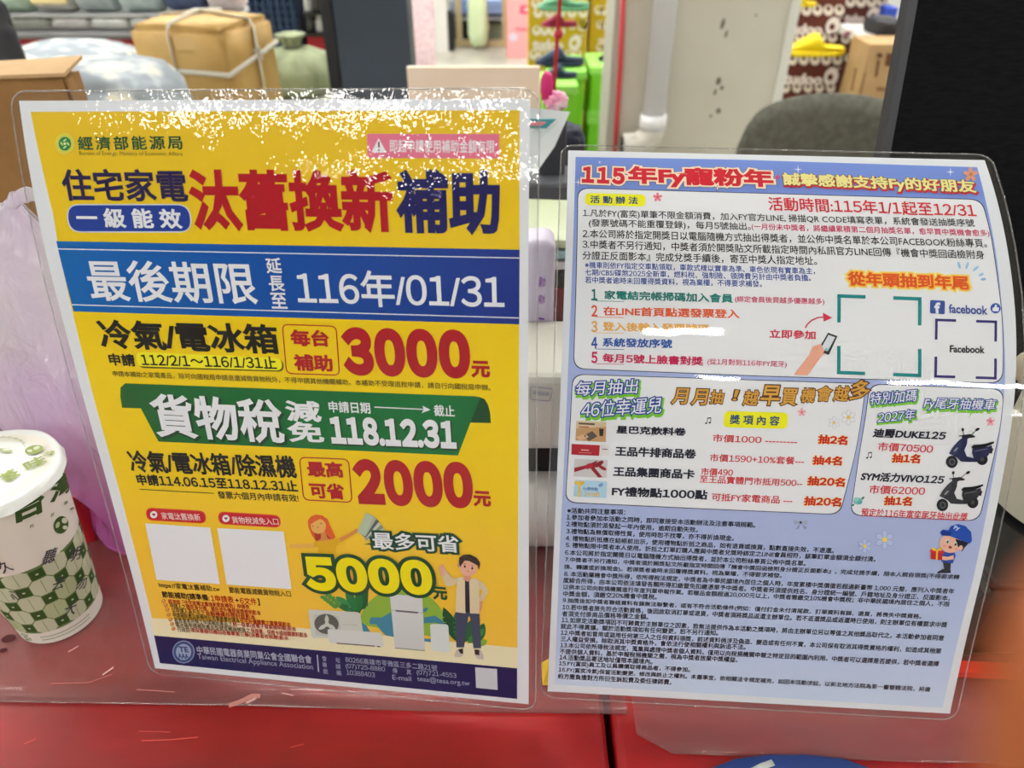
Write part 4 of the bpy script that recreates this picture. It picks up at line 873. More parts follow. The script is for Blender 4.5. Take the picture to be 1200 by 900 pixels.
# ------------------------------------------------------------------ paper cup
R0, R1, CH = .0280, .0402, .137
CX, CY = -.3322, .3535
cz = TABLE + .0018
cup = thing('paper_cup', 'white paper cup with green tile pattern and sealed lid at the left edge', 'cup', (CX, CY, cz))
paper_w = mat((222, 218, 208), .55, 0, .3)
lathe('cup_body', (CX, CY, cz), [(R0 - .004, .0035), (R0 - .0008, 0), (R0, .0005), (R1, CH - .004), (R1 + .0016, CH - .003), (R1 + .002, CH - .001), (R1 + .001, CH)], paper_w, cup, n=180)
CONE = Cone((CX, CY, cz), R0, R1, CH - .004)
GT = (104, 122, 74); GL = (176, 184, 152); GD = (58, 82, 40)
k = Ink(CONE)
h0, h1 = .0135, .078
def arcs(a0, a1, t0, t1, m, layer, n=1):
    nn = max(1, int(abs(a1 - a0) / .06))
    for i in range(nn):
        x, y = a0 + (a1 - a0) * i / nn, a0 + (a1 - a0) * (i + 1) / nn; k.poly_st([(x * .035, t0), (y * .035, t0), (y * .035, t1), (x * .035, t1)], m, layer)
k.cut = 'x'
arcs(-_m.pi, _m.pi - .001, h0, h1, GT, 1)
nT = 9; rows_ = 5; dh = (h1 - h0) / rows_
for i in range(nT):
    for j in range(rows_):
        a = -_m.pi + 2 * _m.pi * (i + .5 * (j % 2)) / nT; t = h0 + dh * (j + .5); w2 = _m.pi / nT * .035
        if True:
            q = [(-.62, -.33), (-.36, -.60), (.36, -.60), (.62, -.33), (.62, .33), (.36, .60), (-.36, .60), (-.62, .33)]
            k.poly_st([(a * .035 + x * w2, min(h1, max(h0, t + y * dh))) for x, y in q], (190, 194, 166) if (i * 3 + j) % 4 else (172, 182, 142), 2 + (j % 2))
            k.poly_st([(a * .035 - .0002, max(h0, t - dh * .5)), (a * .035 + .0002, max(h0, t - dh * .5)), (a * .035 + .0002, min(h1, t + dh * .5)), (a * .035 - .0002, min(h1, t + dh * .5))], (110, 126, 84), 4)
        b = a + _m.pi / nT; t2 = t
        if h0 - .001 < t2 < h1 + .001:
            e = .34; k.poly_st([(b * .035 - w2 * e, t2 - dh * .33), (b * .035 + w2 * e, t2 - dh * .33), (b * .035 + w2 * e, t2 + dh * .33), (b * .035 - w2 * e, t2 + dh * .33)], GD, 6)
            k.poly_st([(b * .035 - w2 * .07, t2 - dh * .05), (b * .035 + w2 * .07, t2 - dh * .05), (b * .035 + w2 * .07, t2 + dh * .05), (b * .035 - w2 * .07, t2 + dh * .05)], (196, 204, 170), 7)
k.done('tile_pattern', cup)
def ctext(body, xl, yl, xr, yr, h, m, bold=.03, slant=0, name='printed_character'):
    k = Ink(CONE); k.cut = 'x'; k.text(body, xl, yl, xr, yr, h, m, bold=bold, slant=slant, layer=9); k.done(name, cup)
ctext('台', 13, 601, 52, 583, 31, GD, .045); ctext('灣', 58, 578, 79, 560, 31, GD, .03)
for b_, x, y, h in (('聽', 58, 652, 17), ('明', 87, 650, 16), ('勿', 95, 684, 14), ('去', 69, 683, 16), ('大', 82, 714, 16), ('久', 6, 664, 15), ('心', 18, 697, 12)):
    ctext(b_, x - h * .45, y + 2, x + h * .45, y - 3, h, (66, 62, 70), .01, .2)
for b_, x, y in (('好', 61, 603), ('茶', 77, 589), ('味', 84, 596), ('的', 37, 616)): ctext(b_, x - 2.2, y + 1, x + 2.2, y - 1, 4.5, GT, .02)
k = Ink(CONE); k.cut = 'x'; k.ell(71, 615, 8.5, 10.5, GD, 9, n=20, rot=.3); k.ell(75, 610, 3.4, 3.4, (200, 206, 180), 10, n=12); k.ell(75.5, 618, 2.8, 2.4, (200, 206, 180), 11, n=12); k.ell(67, 615, 2.2, 4, (170, 180, 140), 11, n=12, rot=.4); k.done('cup_emblem', cup)
k = Ink(CONE); k.cut = 'x'
for i in range(26):
    a = .1 + i * .045
    for t in (.0045, .0078): k.poly_st([(a * .035, t), ((a + .024) * .035, t), ((a + .024) * .035, t + .0013), (a * .035, t + .0013)], GT, 1)
for i in range(7):
    for j in range(9):
        if random.Random(i * 11 + j).random() > .45: k.poly_st([((-.42 + i * .035) * .035, .002 + j * .0011), ((-.39 + i * .035) * .035, .002 + j * .0011), ((-.39 + i * .035) * .035, .003 + j * .0011), ((-.42 + i * .035) * .035, .003 + j * .0011)], GT, 1)
k.done('cup_small_print', cup)
# sealed film lid with a ruffled skirt
LR = R1 + .0022
bm = bmesh.new(); n = 96; cen = bm.verts.new((CX, CY, cz + CH + .0008)); rings = []
for rr_, z, am in ((LR * .88, CH - .0002, 0), (LR * .96, CH + .0008, 0), (LR, CH + .0006, .0002), (LR + .0010, CH - .002, .0008), (LR + .0015, CH - .0055, .0016)):
    rg = []
    for i in range(n):
        a = 2 * _m.pi * i / n; q = am * noise.noise(Vector((_m.cos(a) * 3, _m.sin(a) * 3, 1.7))) * 1.6; hx = .0014 * (abs(((a * 8 / (2 * _m.pi)) % 1) - .5) * 2) ** 2 if am > .001 else 0
        rg.append(bm.verts.new((CX + (rr_ + q + hx) * _m.cos(a), CY + (rr_ + q + hx) * _m.sin(a), cz + z + q * .8)))
    rings.append(rg)
for i in range(n): bm.faces.new((cen, rings[0][i], rings[0][(i + 1) % n]))
for p, q in zip(rings, rings[1:]):
    for i in range(n): bm.faces.new((p[i], q[i], q[(i + 1) % n], p[(i + 1) % n]))
lid_m = mat((226, 228, 226), .25, 0, .5)
link('sealed_lid', bm_mesh(bm, True), lid_m, cup)
DK = Disc(cz + CH + .0009); LG = (150, 162, 96)
def dtext(body, xl, yl, xr, yr, h, bold=.02, sl=0):
    k = Ink(DK); k.cut = False; st = DK.inv(xl, yl), DK.inv(xr, yr); k.text(body, xl, yl, xr, yr, h, LG, bold=bold, slant=sl, layer=6); k.done('lid_character', cup)
dtext('茶', 2, 563, 21, 552, 15, .03); dtext('味', 29, 548, 53, 537, 14, .02); dtext('台灣', 52, 531.5, 63, 531, 6, .02)
k = Ink(DK); k.cut = False; k.ell(40, 527, 11, 5, LG, 4, rot=-.2); k.ell(43, 525, 4, 2, (205, 210, 186), 5, rot=-.3); k.ell(35, 528.5, 3.2, 1.7, (205, 210, 186), 5)
for a in range(9): 
    b = a * .35 + 3.3; k.line([(3 + 26 * _m.cos(b) * (.5 + .05 * a), 521 + 11 * _m.sin(b) * (.5 + .05 * a)), (6 + 24 * _m.cos(b + .35), 522 + 11 * _m.sin(b + .35))], .7, (170, 178, 136), 4)
k.ell(6, 528, 8, 2.4, (176, 184, 140), 4, rot=.15); k.ell(8, 527, 5, 1.3, (214, 218, 200), 5); k.done('lid_drawing', cup)

# ------------------------------------------------------------------ things behind the cup
redp = mat((176, 22, 34), .35, 0, .5)
bk = thing('red_basket', 'red plastic basket behind the cup, under the lilac carrier bag', 'basket', (-.368, .437, TABLE + .002))
bm = bmesh.new(); prof = [(-.5, -.5), (.5, -.5), (.5, .5), (-.5, .5)]
def ring(z, sx, sy, cx=-.368, cy=.437, n=8, r=.2):
    out = []
    for qx, qy, a0 in ((1, -1, -90), (1, 1, 0), (-1, 1, 90), (-1, -1, 180)):
        for i in range(n): a = rad(a0 + 90 * i / (n - 1)); out.append(bm.verts.new((cx + qx * sx * (1 - r) + sx * r * _m.cos(a), cy + qy * sy * (1 - r) + sy * r * _m.sin(a), z)))
    return out
z = TABLE + .002
rs = [ring(z, .030, .016), ring(z + .050, .035, .020), ring(z + .051, .039, .023), ring(z + .056, .039, .023), ring(z + .056, .034, .019), ring(z + .003, .028, .014)]
for p, q in zip(rs, rs[1:]):
    for i in range(len(p)): bm.faces.new((p[i], p[(i + 1) % len(p)], q[(i + 1) % len(p)], q[i]))
bm.faces.new(rs[0][::-1]); bm.faces.new(rs[-1]); link('basket_body', bm_mesh(bm), redp, bk)

# carrier bag
bag_m = bpy.data.materials.new('thin_lilac_plastic'); bag_m.use_nodes = True; nt = bag_m.node_tree; N = nt.nodes; N.clear()
out = N.new('ShaderNodeOutputMaterial'); tr = N.new('ShaderNodeBsdfTransparent'); df = N.new('ShaderNodeBsdfDiffuse'); tl = N.new('ShaderNodeBsdfTranslucent'); gl = N.new('ShaderNodeBsdfGlossy'); gl.inputs[1].default_value = .22
tc = N.new('ShaderNodeTexCoord'); no = N.new('ShaderNodeTexNoise'); no.inputs['Scale'].default_value = 9; no.inputs['Detail'].default_value = 3
mp = N.new('ShaderNodeMapping'); mp.inputs['Rotation'].default_value = (0, .7, 0); mp.inputs['Scale'].default_value = (1, 1, .2)
nt.links.new(tc.outputs['Object'], mp.inputs[0]); nt.links.new(mp.outputs[0], no.inputs['Vector'])
cr = N.new('ShaderNodeValToRGB'); e = cr.color_ramp.elements; e[0].position = .42; e[0].color = (*L3((226, 220, 226)), 1); e[1].position = .68; e[1].color = (*L3((214, 190, 226)), 1)
nt.links.new(no.outputs['Fac'], cr.inputs[0])
sz = N.new('ShaderNodeSeparateXYZ'); nt.links.new(tc.outputs['Object'], sz.inputs[0])
ad = N.new('ShaderNodeMath'); ad.operation = 'MULTIPLY_ADD'; ad.inputs[1].default_value = .16; nt.links.new(no.outputs['Fac'], ad.inputs[0]); nt.links.new(sz.outputs[2], ad.inputs[2])
mrr = N.new('ShaderNodeMapRange'); mrr.inputs[1].default_value = .13; mrr.inputs[2].default_value = .23; mrr.inputs[3].default_value = .95; mrr.inputs[4].default_value = 0; nt.links.new(ad.outputs[0], mrr.inputs[0])
mxc = N.new('ShaderNodeMix'); mxc.data_type = 'RGBA'; nt.links.new(mrr.outputs[0], mxc.inputs[0]); nt.links.new(cr.outputs[0], mxc.inputs[6]); mxc.inputs[7].default_value = (*L3((208, 104, 190)), 1)
for s_ in (df, tl): nt.links.new(mxc.outputs[2], s_.inputs[0])
m1 = N.new('ShaderNodeMixShader'); m1.inputs[0].default_value = .25; nt.links.new(df.outputs[0], m1.inputs[1]); nt.links.new(tl.outputs[0], m1.inputs[2])
m2 = N.new('ShaderNodeMixShader'); m2.inputs[0].default_value = .78; nt.links.new(tr.outputs[0], m2.inputs[1]); nt.links.new(m1.outputs[0], m2.inputs[2])
m3 = N.new('ShaderNodeMixShader'); fr, frn = gloss_weight(nt)
n2 = N.new('ShaderNodeTexNoise'); n2.inputs['Scale'].default_value = 38; n2.inputs['Detail'].default_value = 4; n2.inputs['Distortion'].default_value = .4; nt.links.new(mp.outputs[0], n2.inputs['Vector'])
bp = N.new('ShaderNodeBump'); bp.inputs['Strength'].default_value = 1.0; bp.inputs['Distance'].default_value = .014; nt.links.new(n2.outputs['Fac'], bp.inputs['Height'])
for s_ in (gl, frn, df): nt.links.new(bp.outputs[0], s_.inputs['Normal'])
nt.links.new(fr.outputs[0], m3.inputs[0]); nt.links.new(m2.outputs[0], m3.inputs[1]); nt.links.new(gl.outputs[0], m3.inputs[2]); nt.links.new(m3.outputs[0], out.inputs[0])
bagp = at(150, 648, .45)
bag = thing('carrier_bag', 'thin translucent white and lilac plastic carrier bag behind the cup', 'bag', (-.33, .46, TABLE + .003))
def bagmesh(rows, nm, m, parent, amp=.008, fr_=26, n=72, seed=0):
    bm = bmesh.new(); rings = []
    R = []
    for (xl, xr, y, Y, th) in rows: L_, R_ = at(xl, y, Y), at(xr, y, Y); R.append((L_, R_, th))
    M = 44
    for j in range(M + 1):
        u = j / M * (len(R) - 1); i = min(int(u), len(R) - 2); f = u - i
        f = f * f * (3 - 2 * f) * .5 + f * .5
        L_ = R[i][0] * (1 - f) + R[i + 1][0] * f; R_ = R[i][1] * (1 - f) + R[i + 1][1] * f; th = R[i][2] * (1 - f) + R[i + 1][2] * f
        c = (L_ + R_) / 2; a = np.linalg.norm(R_ - L_) / 2; rg = []
        for k_ in range(n):
            t = 2 * _m.pi * k_ / n; p = Vector((c[0] + a * _m.cos(t), c[1] + th * _m.sin(t), c[2]))
            q = amp * min(1, th / .04) * (.6 - 2.2 * abs(noise.noise(Vector((p.x * fr_ + p.z * 14 + seed, p.y * fr_ * .7, p.z * fr_ * .35)))) + .5 * noise.noise(Vector((p.x * fr_ * 2.3 + p.z * 30, p.y * 30, p.z * fr_ * .8 + seed))))
            p.x += q * _m.cos(t); p.y += q * 1.6 * _m.sin(t); p.z = max(p.z + q * .3, TABLE + .003); rg.append(bm.verts.new(p))
        rings.append(rg)
    for p, q in zip(rings, rings[1:]):
        for k_ in range(n): bm.faces.new((p[k_], p[(k_ + 1) % n], q[(k_ + 1) % n], q[k_]))
    bm.faces.new(rings[0]); bm.faces.new(rings[-1][::-1])
    return link(nm, bm_mesh(bm, True), m, parent)
bagmesh([(-8, 24, 240, .50, .006), (-30, 40, 262, .50, .015), (-60, 68, 290, .50, .03), (-95, 140, 350, .49, .05), (-90, 190, 400, .48, .062), (-12, 230, 450, .48, .066), (60, 240, 500, .475, .056), (96, 240, 550, .465, .046), (120, 235, 600, .45, .036), (138, 215, 640, .432, .02)], 'bag_body', bag_m, bag)
# handle: a flat band looping over the top
hp = [at(6, 268, .50), at(8, 248, .498), at(18, 233, .495), at(34, 227, .493), (at(50, 231, .492)), at(62, 247, .49), at(72, 272, .489), at(84, 310, .488), at(94, 345, .487)]
hpp = []
for i in range(len(hp) - 1):
    for f in (0, .33, .66): hpp.append(Vector(hp[i] * (1 - f) + hp[i + 1] * f))
hpp.append(Vector(hp[-1]))
tube('bag_handle', hpp, [(.0016, .0042 + .0012 * abs(_m.sin(i * 1.3))) for i in range(len(hpp))], bag_m, bag, n=14)
# pink and cream packets showing through the plastic
pkt = blob('pink_packet', at(118, 545, .475), (.024, .018, .04), noisy((206, 80, 150), (226, 170, 200), 22, .6, 3, name='pink_print'), None, .15, 2.5, 4)
tag(pkt, 'magenta and pink packet showing through the carrier bag', 'packet')
pkt.rotation_euler = (0, -.5, 0)
pk2 = blob('cream_packet', at(172, 605, .455), (.03, .02, .03), mat((226, 206, 200), .6), None, .15, 2.5, 4)
tag(pk2, 'cream packet at the bottom of the carrier bag beside the yellow notice', 'packet')

# open carton on the low counter at the left
card = noisy((132, 96, 54), (150, 112, 66), 14, .8, 5, name='cardboard_shade'); cardl = noisy((178, 146, 104), (192, 160, 118), 14, .8, 4, name='cardboard_light')  # one cardboard in two tones: shade coloured into the panels, flap as lit
COUNTER = .62
ct = thing('low_counter', 'pale greenish counter behind the red table, under the cartons', 'counter', (-1.3, 1.6, 0))
lbox('counter_top', -2.1, -.5, .68, 2.62, COUNTER - .04, COUNTER, noisy((176, 176, 150), (190, 190, 166), 6, .5, name='pale_laminate'), ct, .004)
lbox('counter_body', -2.05, -.54, .74, 2.58, 0, COUNTER - .04, mat((170, 168, 156), .6), ct)
oc = thing('open_carton', 'open brown cardboard carton at the left edge, flap bent outward', 'box', (-.72, .92, COUNTER))
P0 = at(73, 92, .9); ztop = P0[2]; xr_ = P0[0]
lbox('front_panel', xr_ - .42, xr_, .9, .905, COUNTER, ztop, card, oc); lbox('back_panel', xr_ - .42, xr_, .935, .94, COUNTER, ztop, card, oc)
lbox('side_panel', xr_ - .005, xr_, .905, .935, COUNTER, ztop - .0, card, oc); lbox('side_panel', xr_ - .42, xr_ - .415, .905, .935, COUNTER, ztop, card, oc)
lbox('bottom_panel', xr_ - .415, xr_ - .005, .905, .935, COUNTER, COUNTER + .005, card, oc)
fl = [at(-120, 97, .895), at(76, 90, .895), at(97, 69, .945), at(60, 72, .945), at(-120, 82, .945)]
prism('flap', fl, (0, 0, .004), cardl, oc)
fl = [at(75, 93, .9), at(84, 84, .94), at(92, 106, .94), at(86, 118, .9)]
prism('flap', fl, (.004, 0, 0), card, oc)

# floral quilts
quilt_m = noisy((136, 144, 150), (164, 170, 174), 20, .85, 1, .3, lo=.45, hi=.55, bscale=12, name='grey_floral_cotton', rgb3=(206, 202, 184))
def quilt(x, y, Yc, rx, ry, top, label, seed):
    zt_ = at(x, top, Yc - ry * .4)[2]; rz_ = (zt_ - COUNTER) / 1.85; xx_ = at(x, top, Yc)[0]
    o = blob('folded_quilt', (xx_, Yc, COUNTER + rz_ * .86 + .004), (rx, ry, rz_), quilt_m, None, .07, 2.4 + seed, 5, .65, flat=False)
    me = o.data; lo = min(v.co.z for v in me.vertices)
    for v in me.vertices: v.co.z = max(v.co.z, COUNTER + .003 - o.location.z)
    tag(o, label, 'quilt', 'grey floral quilts')
quilt(112, 0, 1.60, .15, .18, 84, 'grey floral quilt in front, left of the strapped box and behind the open carton', 0)
quilt(72, 0, 2.16, .19, .2, 62, 'grey floral quilt, rear one, rising behind the other floral quilt', .4)

# dark jacket at the top left edge
o = blob('black_jacket', at(-30, 62, 1.4), (.06, .07, .09), mat((30, 30, 36), .8), None, .2, 3, 4); tag(o, 'black jacket bundle cut by the top left edge of the photo', 'jacket')
o = blob('grey_cloth', at(0, 118, 1.2), (.05, .05, .045), mat((120, 120, 132), .9), None, .15, 3, 4); tag(o, 'grey cloth heap below the black jacket', 'cloth')

# strapped carton
bx = thing('strapped_carton', 'yellow-brown cardboard carton tied with white strap', 'box', (-.8, 2.1, COUNTER))
ctn = noisy((172, 138, 78), (192, 158, 98), 8, .6, 4, .05, name='taped_cardboard')
tz = at(250, 36, 1.85)[2]
def cornerY(x, y, z): return atz(x, y, z)
A_ = cornerY(146, 30, tz); Bc = at(258, 36, 1.85); Cc = cornerY(318, 17, tz); Dd = A_ + Cc - Bc
A_ = np.array([A_[0], A_[1], tz]); Bc = np.array([Bc[0], Bc[1], tz])
bm = bmesh.new(); top = [bm.verts.new(Vector(p)) for p in (A_, Bc, Cc, Dd)]; bot = [bm.verts.new(Vector((p[0], p[1], COUNTER + .001))) for p in (A_, Bc, Cc, Dd)]
bm.faces.new(top); bm.faces.new(bot[::-1])
for i in range(4): bm.faces.new((top[i], bot[i], bot[(i + 1) % 4], top[(i + 1) % 4]))
bmesh.ops.bevel(bm, geom=bm.edges[:], offset=.014, segments=3, affect='EDGES')
bmesh.ops.subdivide_edges(bm, edges=bm.edges[:], cuts=3, use_grid_fill=True)
cm = Vector((A_ + Cc) / 2)
for v in bm.verts:
    d = (v.co - Vector((cm.x, cm.y, v.co.z))); v.co += d.normalized() * .006 * noise.noise(v.co * 9)
    if v.co.z > tz - .004: v.co.z += .012 * max(0, 1 - d.length / .17)
link('carton_body', bm_mesh(bm, True), ctn, bx)
strap = mat((214, 212, 200), .4)
def strap_path(p, q, r, s_, e=.009):
    out_ = []
    for a, b in ((p, q), (q, r), (r, s_), (s_, p)):
        for i in range(8): f = i / 8; out_.append(Vector(a * (1 - f) + b * f))
    out_.append(Vector(p)); return out_
zb = np.array([0, 0, COUNTER + .004]); 
def dn(p, z): return np.array([p[0], p[1], z])
ctr = (A_ + Cc) / 2
def grow(p, f=1.022): return ctr + (np.array(p) - ctr) * np.array([f, f, 1])
zt = tz + .006
f1 = A_ * .55 + Bc * .45; f2 = Dd * .55 + Cc * .45
def flatstrap(nm, pts, wv=.008, th=.0014):
    tube(nm, pts, [(wv if False else wv, th)] * len(pts), strap, bx, n=8)
def vstrap(pa, pb):
    pa, pb = grow(pa), grow(pb); mid = (pa + pb) / 2
    pts = [dn(pa, COUNTER + .004), dn(pa, tz * .6 + COUNTER * .4), dn(pa, tz - .012), dn(pa * .97 + pb * .03, zt - .002), dn(mid, zt + .012), dn(pb * .97 + pa * .03, zt - .002), dn(pb, tz - .012), dn(pb, COUNTER + .004)]
    flatstrap('strap', [Vector(p) for p in pts], .007, .0016)
vstrap(f1, f2); vstrap(Bc * .42 + Cc * .58, A_ * .42 + Dd * .58)
zm = at(258, 86, 1.85)[2]
hz = [dn(grow(p, 1.03), zm + dz) for p, dz in ((A_, .0), (Bc, -.004), (Cc, .03), (Dd, .02), (A_, .0))]
flatstrap('strap', [Vector(p) for p in hz], .0016, .006)
kn = dn(grow(Bc * .42 + Cc * .58, 1.05), zm + .022)
bm = bmesh.new()
for a in range(5): d = Vector((_m.cos(a * 1.3) * .02, -.012, _m.sin(a * 1.3) * .018)); add_tube(bm, [Vector(kn), Vector(kn) + d * .6, Vector(kn) + d], [.004, .003, .001], 6)
link('strap_knot', bm_mesh(bm, True), strap, bx)
bm = bmesh.new(); add_box(bm, Vector(f1 * .7 + Bc * .3) + Vector((-.0, -.006, -.03)), (.05, .002, .03)); link('clear_tape', bm_mesh(bm), mat((204, 168, 104), .15, 0, .8), bx)

# green drawstring sack
g = at(348, 105, 2.4); sk = thing('drawstring_sack', 'sage green cloth sack tied at the top, right of the strapped carton', 'sack', (g[0], 2.42, COUNTER))
sm = noisy((128, 138, 108), (158, 166, 134), 5, .9, 4, .4, stretch=(4, 4, .6), bscale=10, name='sage_cotton')
gz = at(346, 56, 2.4)[2]; hgt = gz - COUNTER
prof = [(.05, 0), (.115, .01), (.128, .06), (.118, hgt * .6), (.1, hgt * .82), (.06, hgt * .95), (.022, hgt), (.03, hgt + .02), (.045, hgt + .035), (.02, hgt + .03)]
bm = bmesh.new(); add_lathe(bm, (g[0], 2.42, COUNTER), prof, 48)
for v in bm.verts:
    a = _m.atan2(v.co.y - 2.42, v.co.x - g[0]); f = 1 + .07 * _m.sin(a * 9 + 1) * min(1, max(0, (v.co.z - COUNTER) / hgt)) + .04 * _m.sin(a * 4); v.co.x = g[0] + (v.co.x - g[0]) * f; v.co.y = 2.42 + (v.co.y - 2.42) * f
link('sack_body', bm_mesh(bm, True), sm, sk)
bm = bmesh.new(); bmesh.ops.create_circle(bm, segments=16, radius=.026); ring_ = [Vector((g[0] + .026 * _m.cos(t), 2.42 + .026 * _m.sin(t), COUNTER + hgt)) for t in np.linspace(0, 6.283, 17)]; bm.free(); bm = bmesh.new(); add_tube(bm, ring_, .005, 6, False); link('drawstring', bm_mesh(bm, True), mat((90, 100, 74), .8), sk)

# shelf with rolled bedding in the far left
SY = 3.1
zs = at(100, 41, SY)[2]; xl_, xr2 = at(-60, 30, SY)[0], at(292, 30, SY)[0]
zs2 = at(100, 22, SY)[2]
rk = thing('bedding_rack', 'wire shelf rack with red base holding rolled bedding, upper left', 'shelf', ((xl_ + xr2) / 2, SY + .2, 0))
wire = mat((150, 152, 152), .35, .7); redb = mat((156, 16, 32), .5)
lbox('red_base', xl_, xr2 + .22, SY + .02, SY + .4, 0, zs - .014, redb, rk)
lbox('shelf_board', xl_, xr2, SY, SY + .42, zs - .014, zs - .004, mat((120, 120, 122), .5), rk); lbox('shelf_board', xl_, xr2, SY + .1, SY + .5, zs2 - .008, zs2, mat((170, 172, 172), .5), rk)
for x in (xl_ + .01, (xl_ + xr2) / 2, xr2 - .01): lbox('post', x - .008, x + .008, SY + .42, SY + .436, 0, 1.5, wire, rk)
bm = bmesh.new()
for i in range(70):
    x = xl_ + (xr2 - xl_) * i / 69; add_box(bm, (x, SY - .004, (zs + zs2) / 2 - .01), (.003, .003, (zs2 - zs)))
for zz in (zs, (zs + zs2) / 2, zs2 - .012): add_box(bm, ((xl_ + xr2) / 2, SY - .006, zz), (xr2 - xl_, .004, .004))
o = link('wire_guard', bm_mesh(bm), wire, rk); o['kind'] = 'stuff'
def roll(x0, x1, zc, Y, r, rgb, label, group, rgb2=None):
    a, b = at(x0, zc, Y)[0], at(x1, zc, Y)[0]
    t = thing('rolled_bedding', label, 'bedding', ((a + b) / 2, Y, zc if False else 0), group)
    return a, b, t
def bedroll(x0, x1, zb_, Y, r, rgb, label, group, band=None):
    ym = 20; a, b = at(x0, ym, Y)[0], at(x1, ym, Y)[0]; L_ = b - a
    t = thing('rolled_bedding', label, 'bedding', ((a + b) / 2, Y, zb_), group)
    bm = bmesh.new(); n = 20; rings = []
    for xx, f in ((0, .0), (.002, .6), (.012, .93), (.03, 1), (L_ - .03, 1), (L_ - .012, .93), (L_ - .002, .6), (L_, 0)):
        rings.append([bm.verts.new((a + xx, Y + r * f * _m.cos(2 * _m.pi * i / n) * 1.15, zb_ + r * .92 + r * .92 * f * _m.sin(2 * _m.pi * i / n))) for i in range(n)])
    for p, q in zip(rings, rings[1:]):
        for i in range(n): bm.faces.new((p[i], p[(i + 1) % n], q[(i + 1) % n], q[i]))
    link('bedding_roll', bm_mesh(bm, True), noisy(tuple(max(0, c - 18) for c in rgb), rgb, 30, .85, 2, .1, name='bedding_cotton'), t)
    if band: box('paper_band', ((a + b) / 2, Y - r * 1.15, zb_ + r * .92), (L_ * .86, .012, r * .8), mat(band, .7), t, bevel=.004)
G1 = 'rolled bedding on the wire rack'
for x0, x1, rgb, lab, band in ((-55, 8, (80, 96, 120), 'dark blue bedding roll on the upper shelf, cut by the left edge of the photo', None), (9, 50, (176, 196, 176), 'pale green bedding roll on the upper shelf at far left', None), (52, 99, (198, 196, 190), 'grey bedding roll with a cream band on the upper shelf', (224, 206, 150)), (101, 147, (170, 180, 180), 'light grey bedding roll on the upper shelf, right of the cream-banded one', None),
    (150, 200, (186, 200, 198), 'pale mint bedding roll on the upper shelf behind the strapped carton', None), (202, 249, (84, 94, 124), 'slate blue bedding roll on the upper shelf above the strapped carton', None), (251, 291, (222, 208, 206), 'pinkish white bedding roll at the right end of the upper shelf', None)):
    bedroll(x0, x1, zs2 + .001, SY + .18, .066, rgb, lab, G1, band)
for x0, x1, rgb, lab in ((12, 58, (120, 122, 112), 'dark olive bedding roll on the lower shelf, leftmost'), (61, 104, (184, 178, 176), 'light grey bedding roll on the lower shelf, second from left'), (107, 150, (200, 200, 196), 'whitish bedding roll on the lower shelf, left of the strapped carton'), (153, 200, (180, 186, 186), 'grey bedding roll on the lower shelf, mostly hidden by the strapped carton')):
    bedroll(x0, x1, zs + .001, SY + .12, .022, rgb, lab, G1)
# navy crate stack, bottle rack, red card
def at_box(nm, x0, y0, x1, y1, Y, dep, m, parent=None, zbot=None, bevel=0):
    a, b = at(x0, (y0 + y1) / 2, Y), at(x1, (y0 + y1) / 2, Y); zt_ = at((x0 + x1) / 2, y0, Y)[2]; zb2 = at((x0 + x1) / 2, y1, Y)[2] if zbot is None else zbot
    return lbox(nm, a[0], b[0], Y, Y + dep, zb2, zt_, m, parent, bevel)
nv = thing('navy_crate', 'dark navy plastic crate above the strapped carton, left of the dark board', 'crate', (at(320, 20, 2.75)[0], 2.9, 0))
nm_ = mat((24, 44, 74), .5)
at_box('crate_body', 291, -30, 348, 44, 2.75, .3, nm_, nv, 0)
bm = bmesh.new(); x0, x1 = at(291, 20, 2.74)[0], at(348, 20, 2.74)[0]; z0, z1 = at(320, 46, 2.74)[2], at(320, -28, 2.74)[2]
for i in range(7): add_box(bm, (x0 + (x1 - x0) * (i + .5) / 7, 2.742, (z0 + z1) / 2), (.007, .014, z1 - z0))
for i in range(8): add_box(bm, ((x0 + x1) / 2, 2.743, z0 + (z1 - z0) * (i + .5) / 8), (x1 - x0, .012, .006))
link('crate_grid', bm_mesh(bm), mat((34, 58, 92), .5), nv)
br = thing('jar_rack', 'narrow rack of dark glossy jars between the navy crate and the dark board', 'rack', (at(368, 20, 2.7)[0], 2.8, 0))
at_box('rack_back', 360, -30, 384, 38, 2.86, .02, mat((26, 26, 30), .5), br, 0)
a = at(359, 38, 2.7); b = at(383, 38, 2.7); lbox('rack_shelf', a[0], b[0], 2.68, 2.86, a[2] - .01, a[2], mat((20, 20, 22), .3), br)
lbox('rack_panel', a[0], b[0] + .02, 2.7, 2.86, 0, a[2] - .012, redb, br)
for j in range(3):
    zz = a[2] + .001 + j * .062
    if j: lbox('rack_shelf', a[0], b[0], 2.68, 2.86, zz - .008, zz - .001, mat((20, 20, 22), .3), br)
    for i in range(3):
        o = lathe('jar', (a[0] + .014 + i * .03, 2.72, zz), [(.013, 0), (.014, .003), (.014, .034), (.008, .04), (.009, .048)], mat(((40, 40, 44), (200, 200, 200), (70, 66, 64))[(i + j) % 3], .12, .3, .9), None, 18)
        tag(o, 'small glossy %s jar on the narrow rack beside the dark board, %s row, %s' % (('black', 'silver', 'brown')[(i + j) % 3], ('lowest', 'middle', 'top')[j], ('left', 'centre', 'right')[i]), 'jar', 'jars on the narrow rack')
k = Ink(Plane((a[0] + .02, 2.6985, a[2] - .22), (1, 0, 0), (0, 0, 1))); k.cut = False
for rr_, w_ in ((.026, 1), (.019, 0)): k.poly_st([(.045 + rr_ * _m.cos(t) * .8, .1 + rr_ * _m.sin(t)) for t in np.linspace(0, 6.1, 20)], (226, 210, 212) if w_ else (156, 16, 32), 1 + (1 - w_)); 
k.done('white_mark', br)
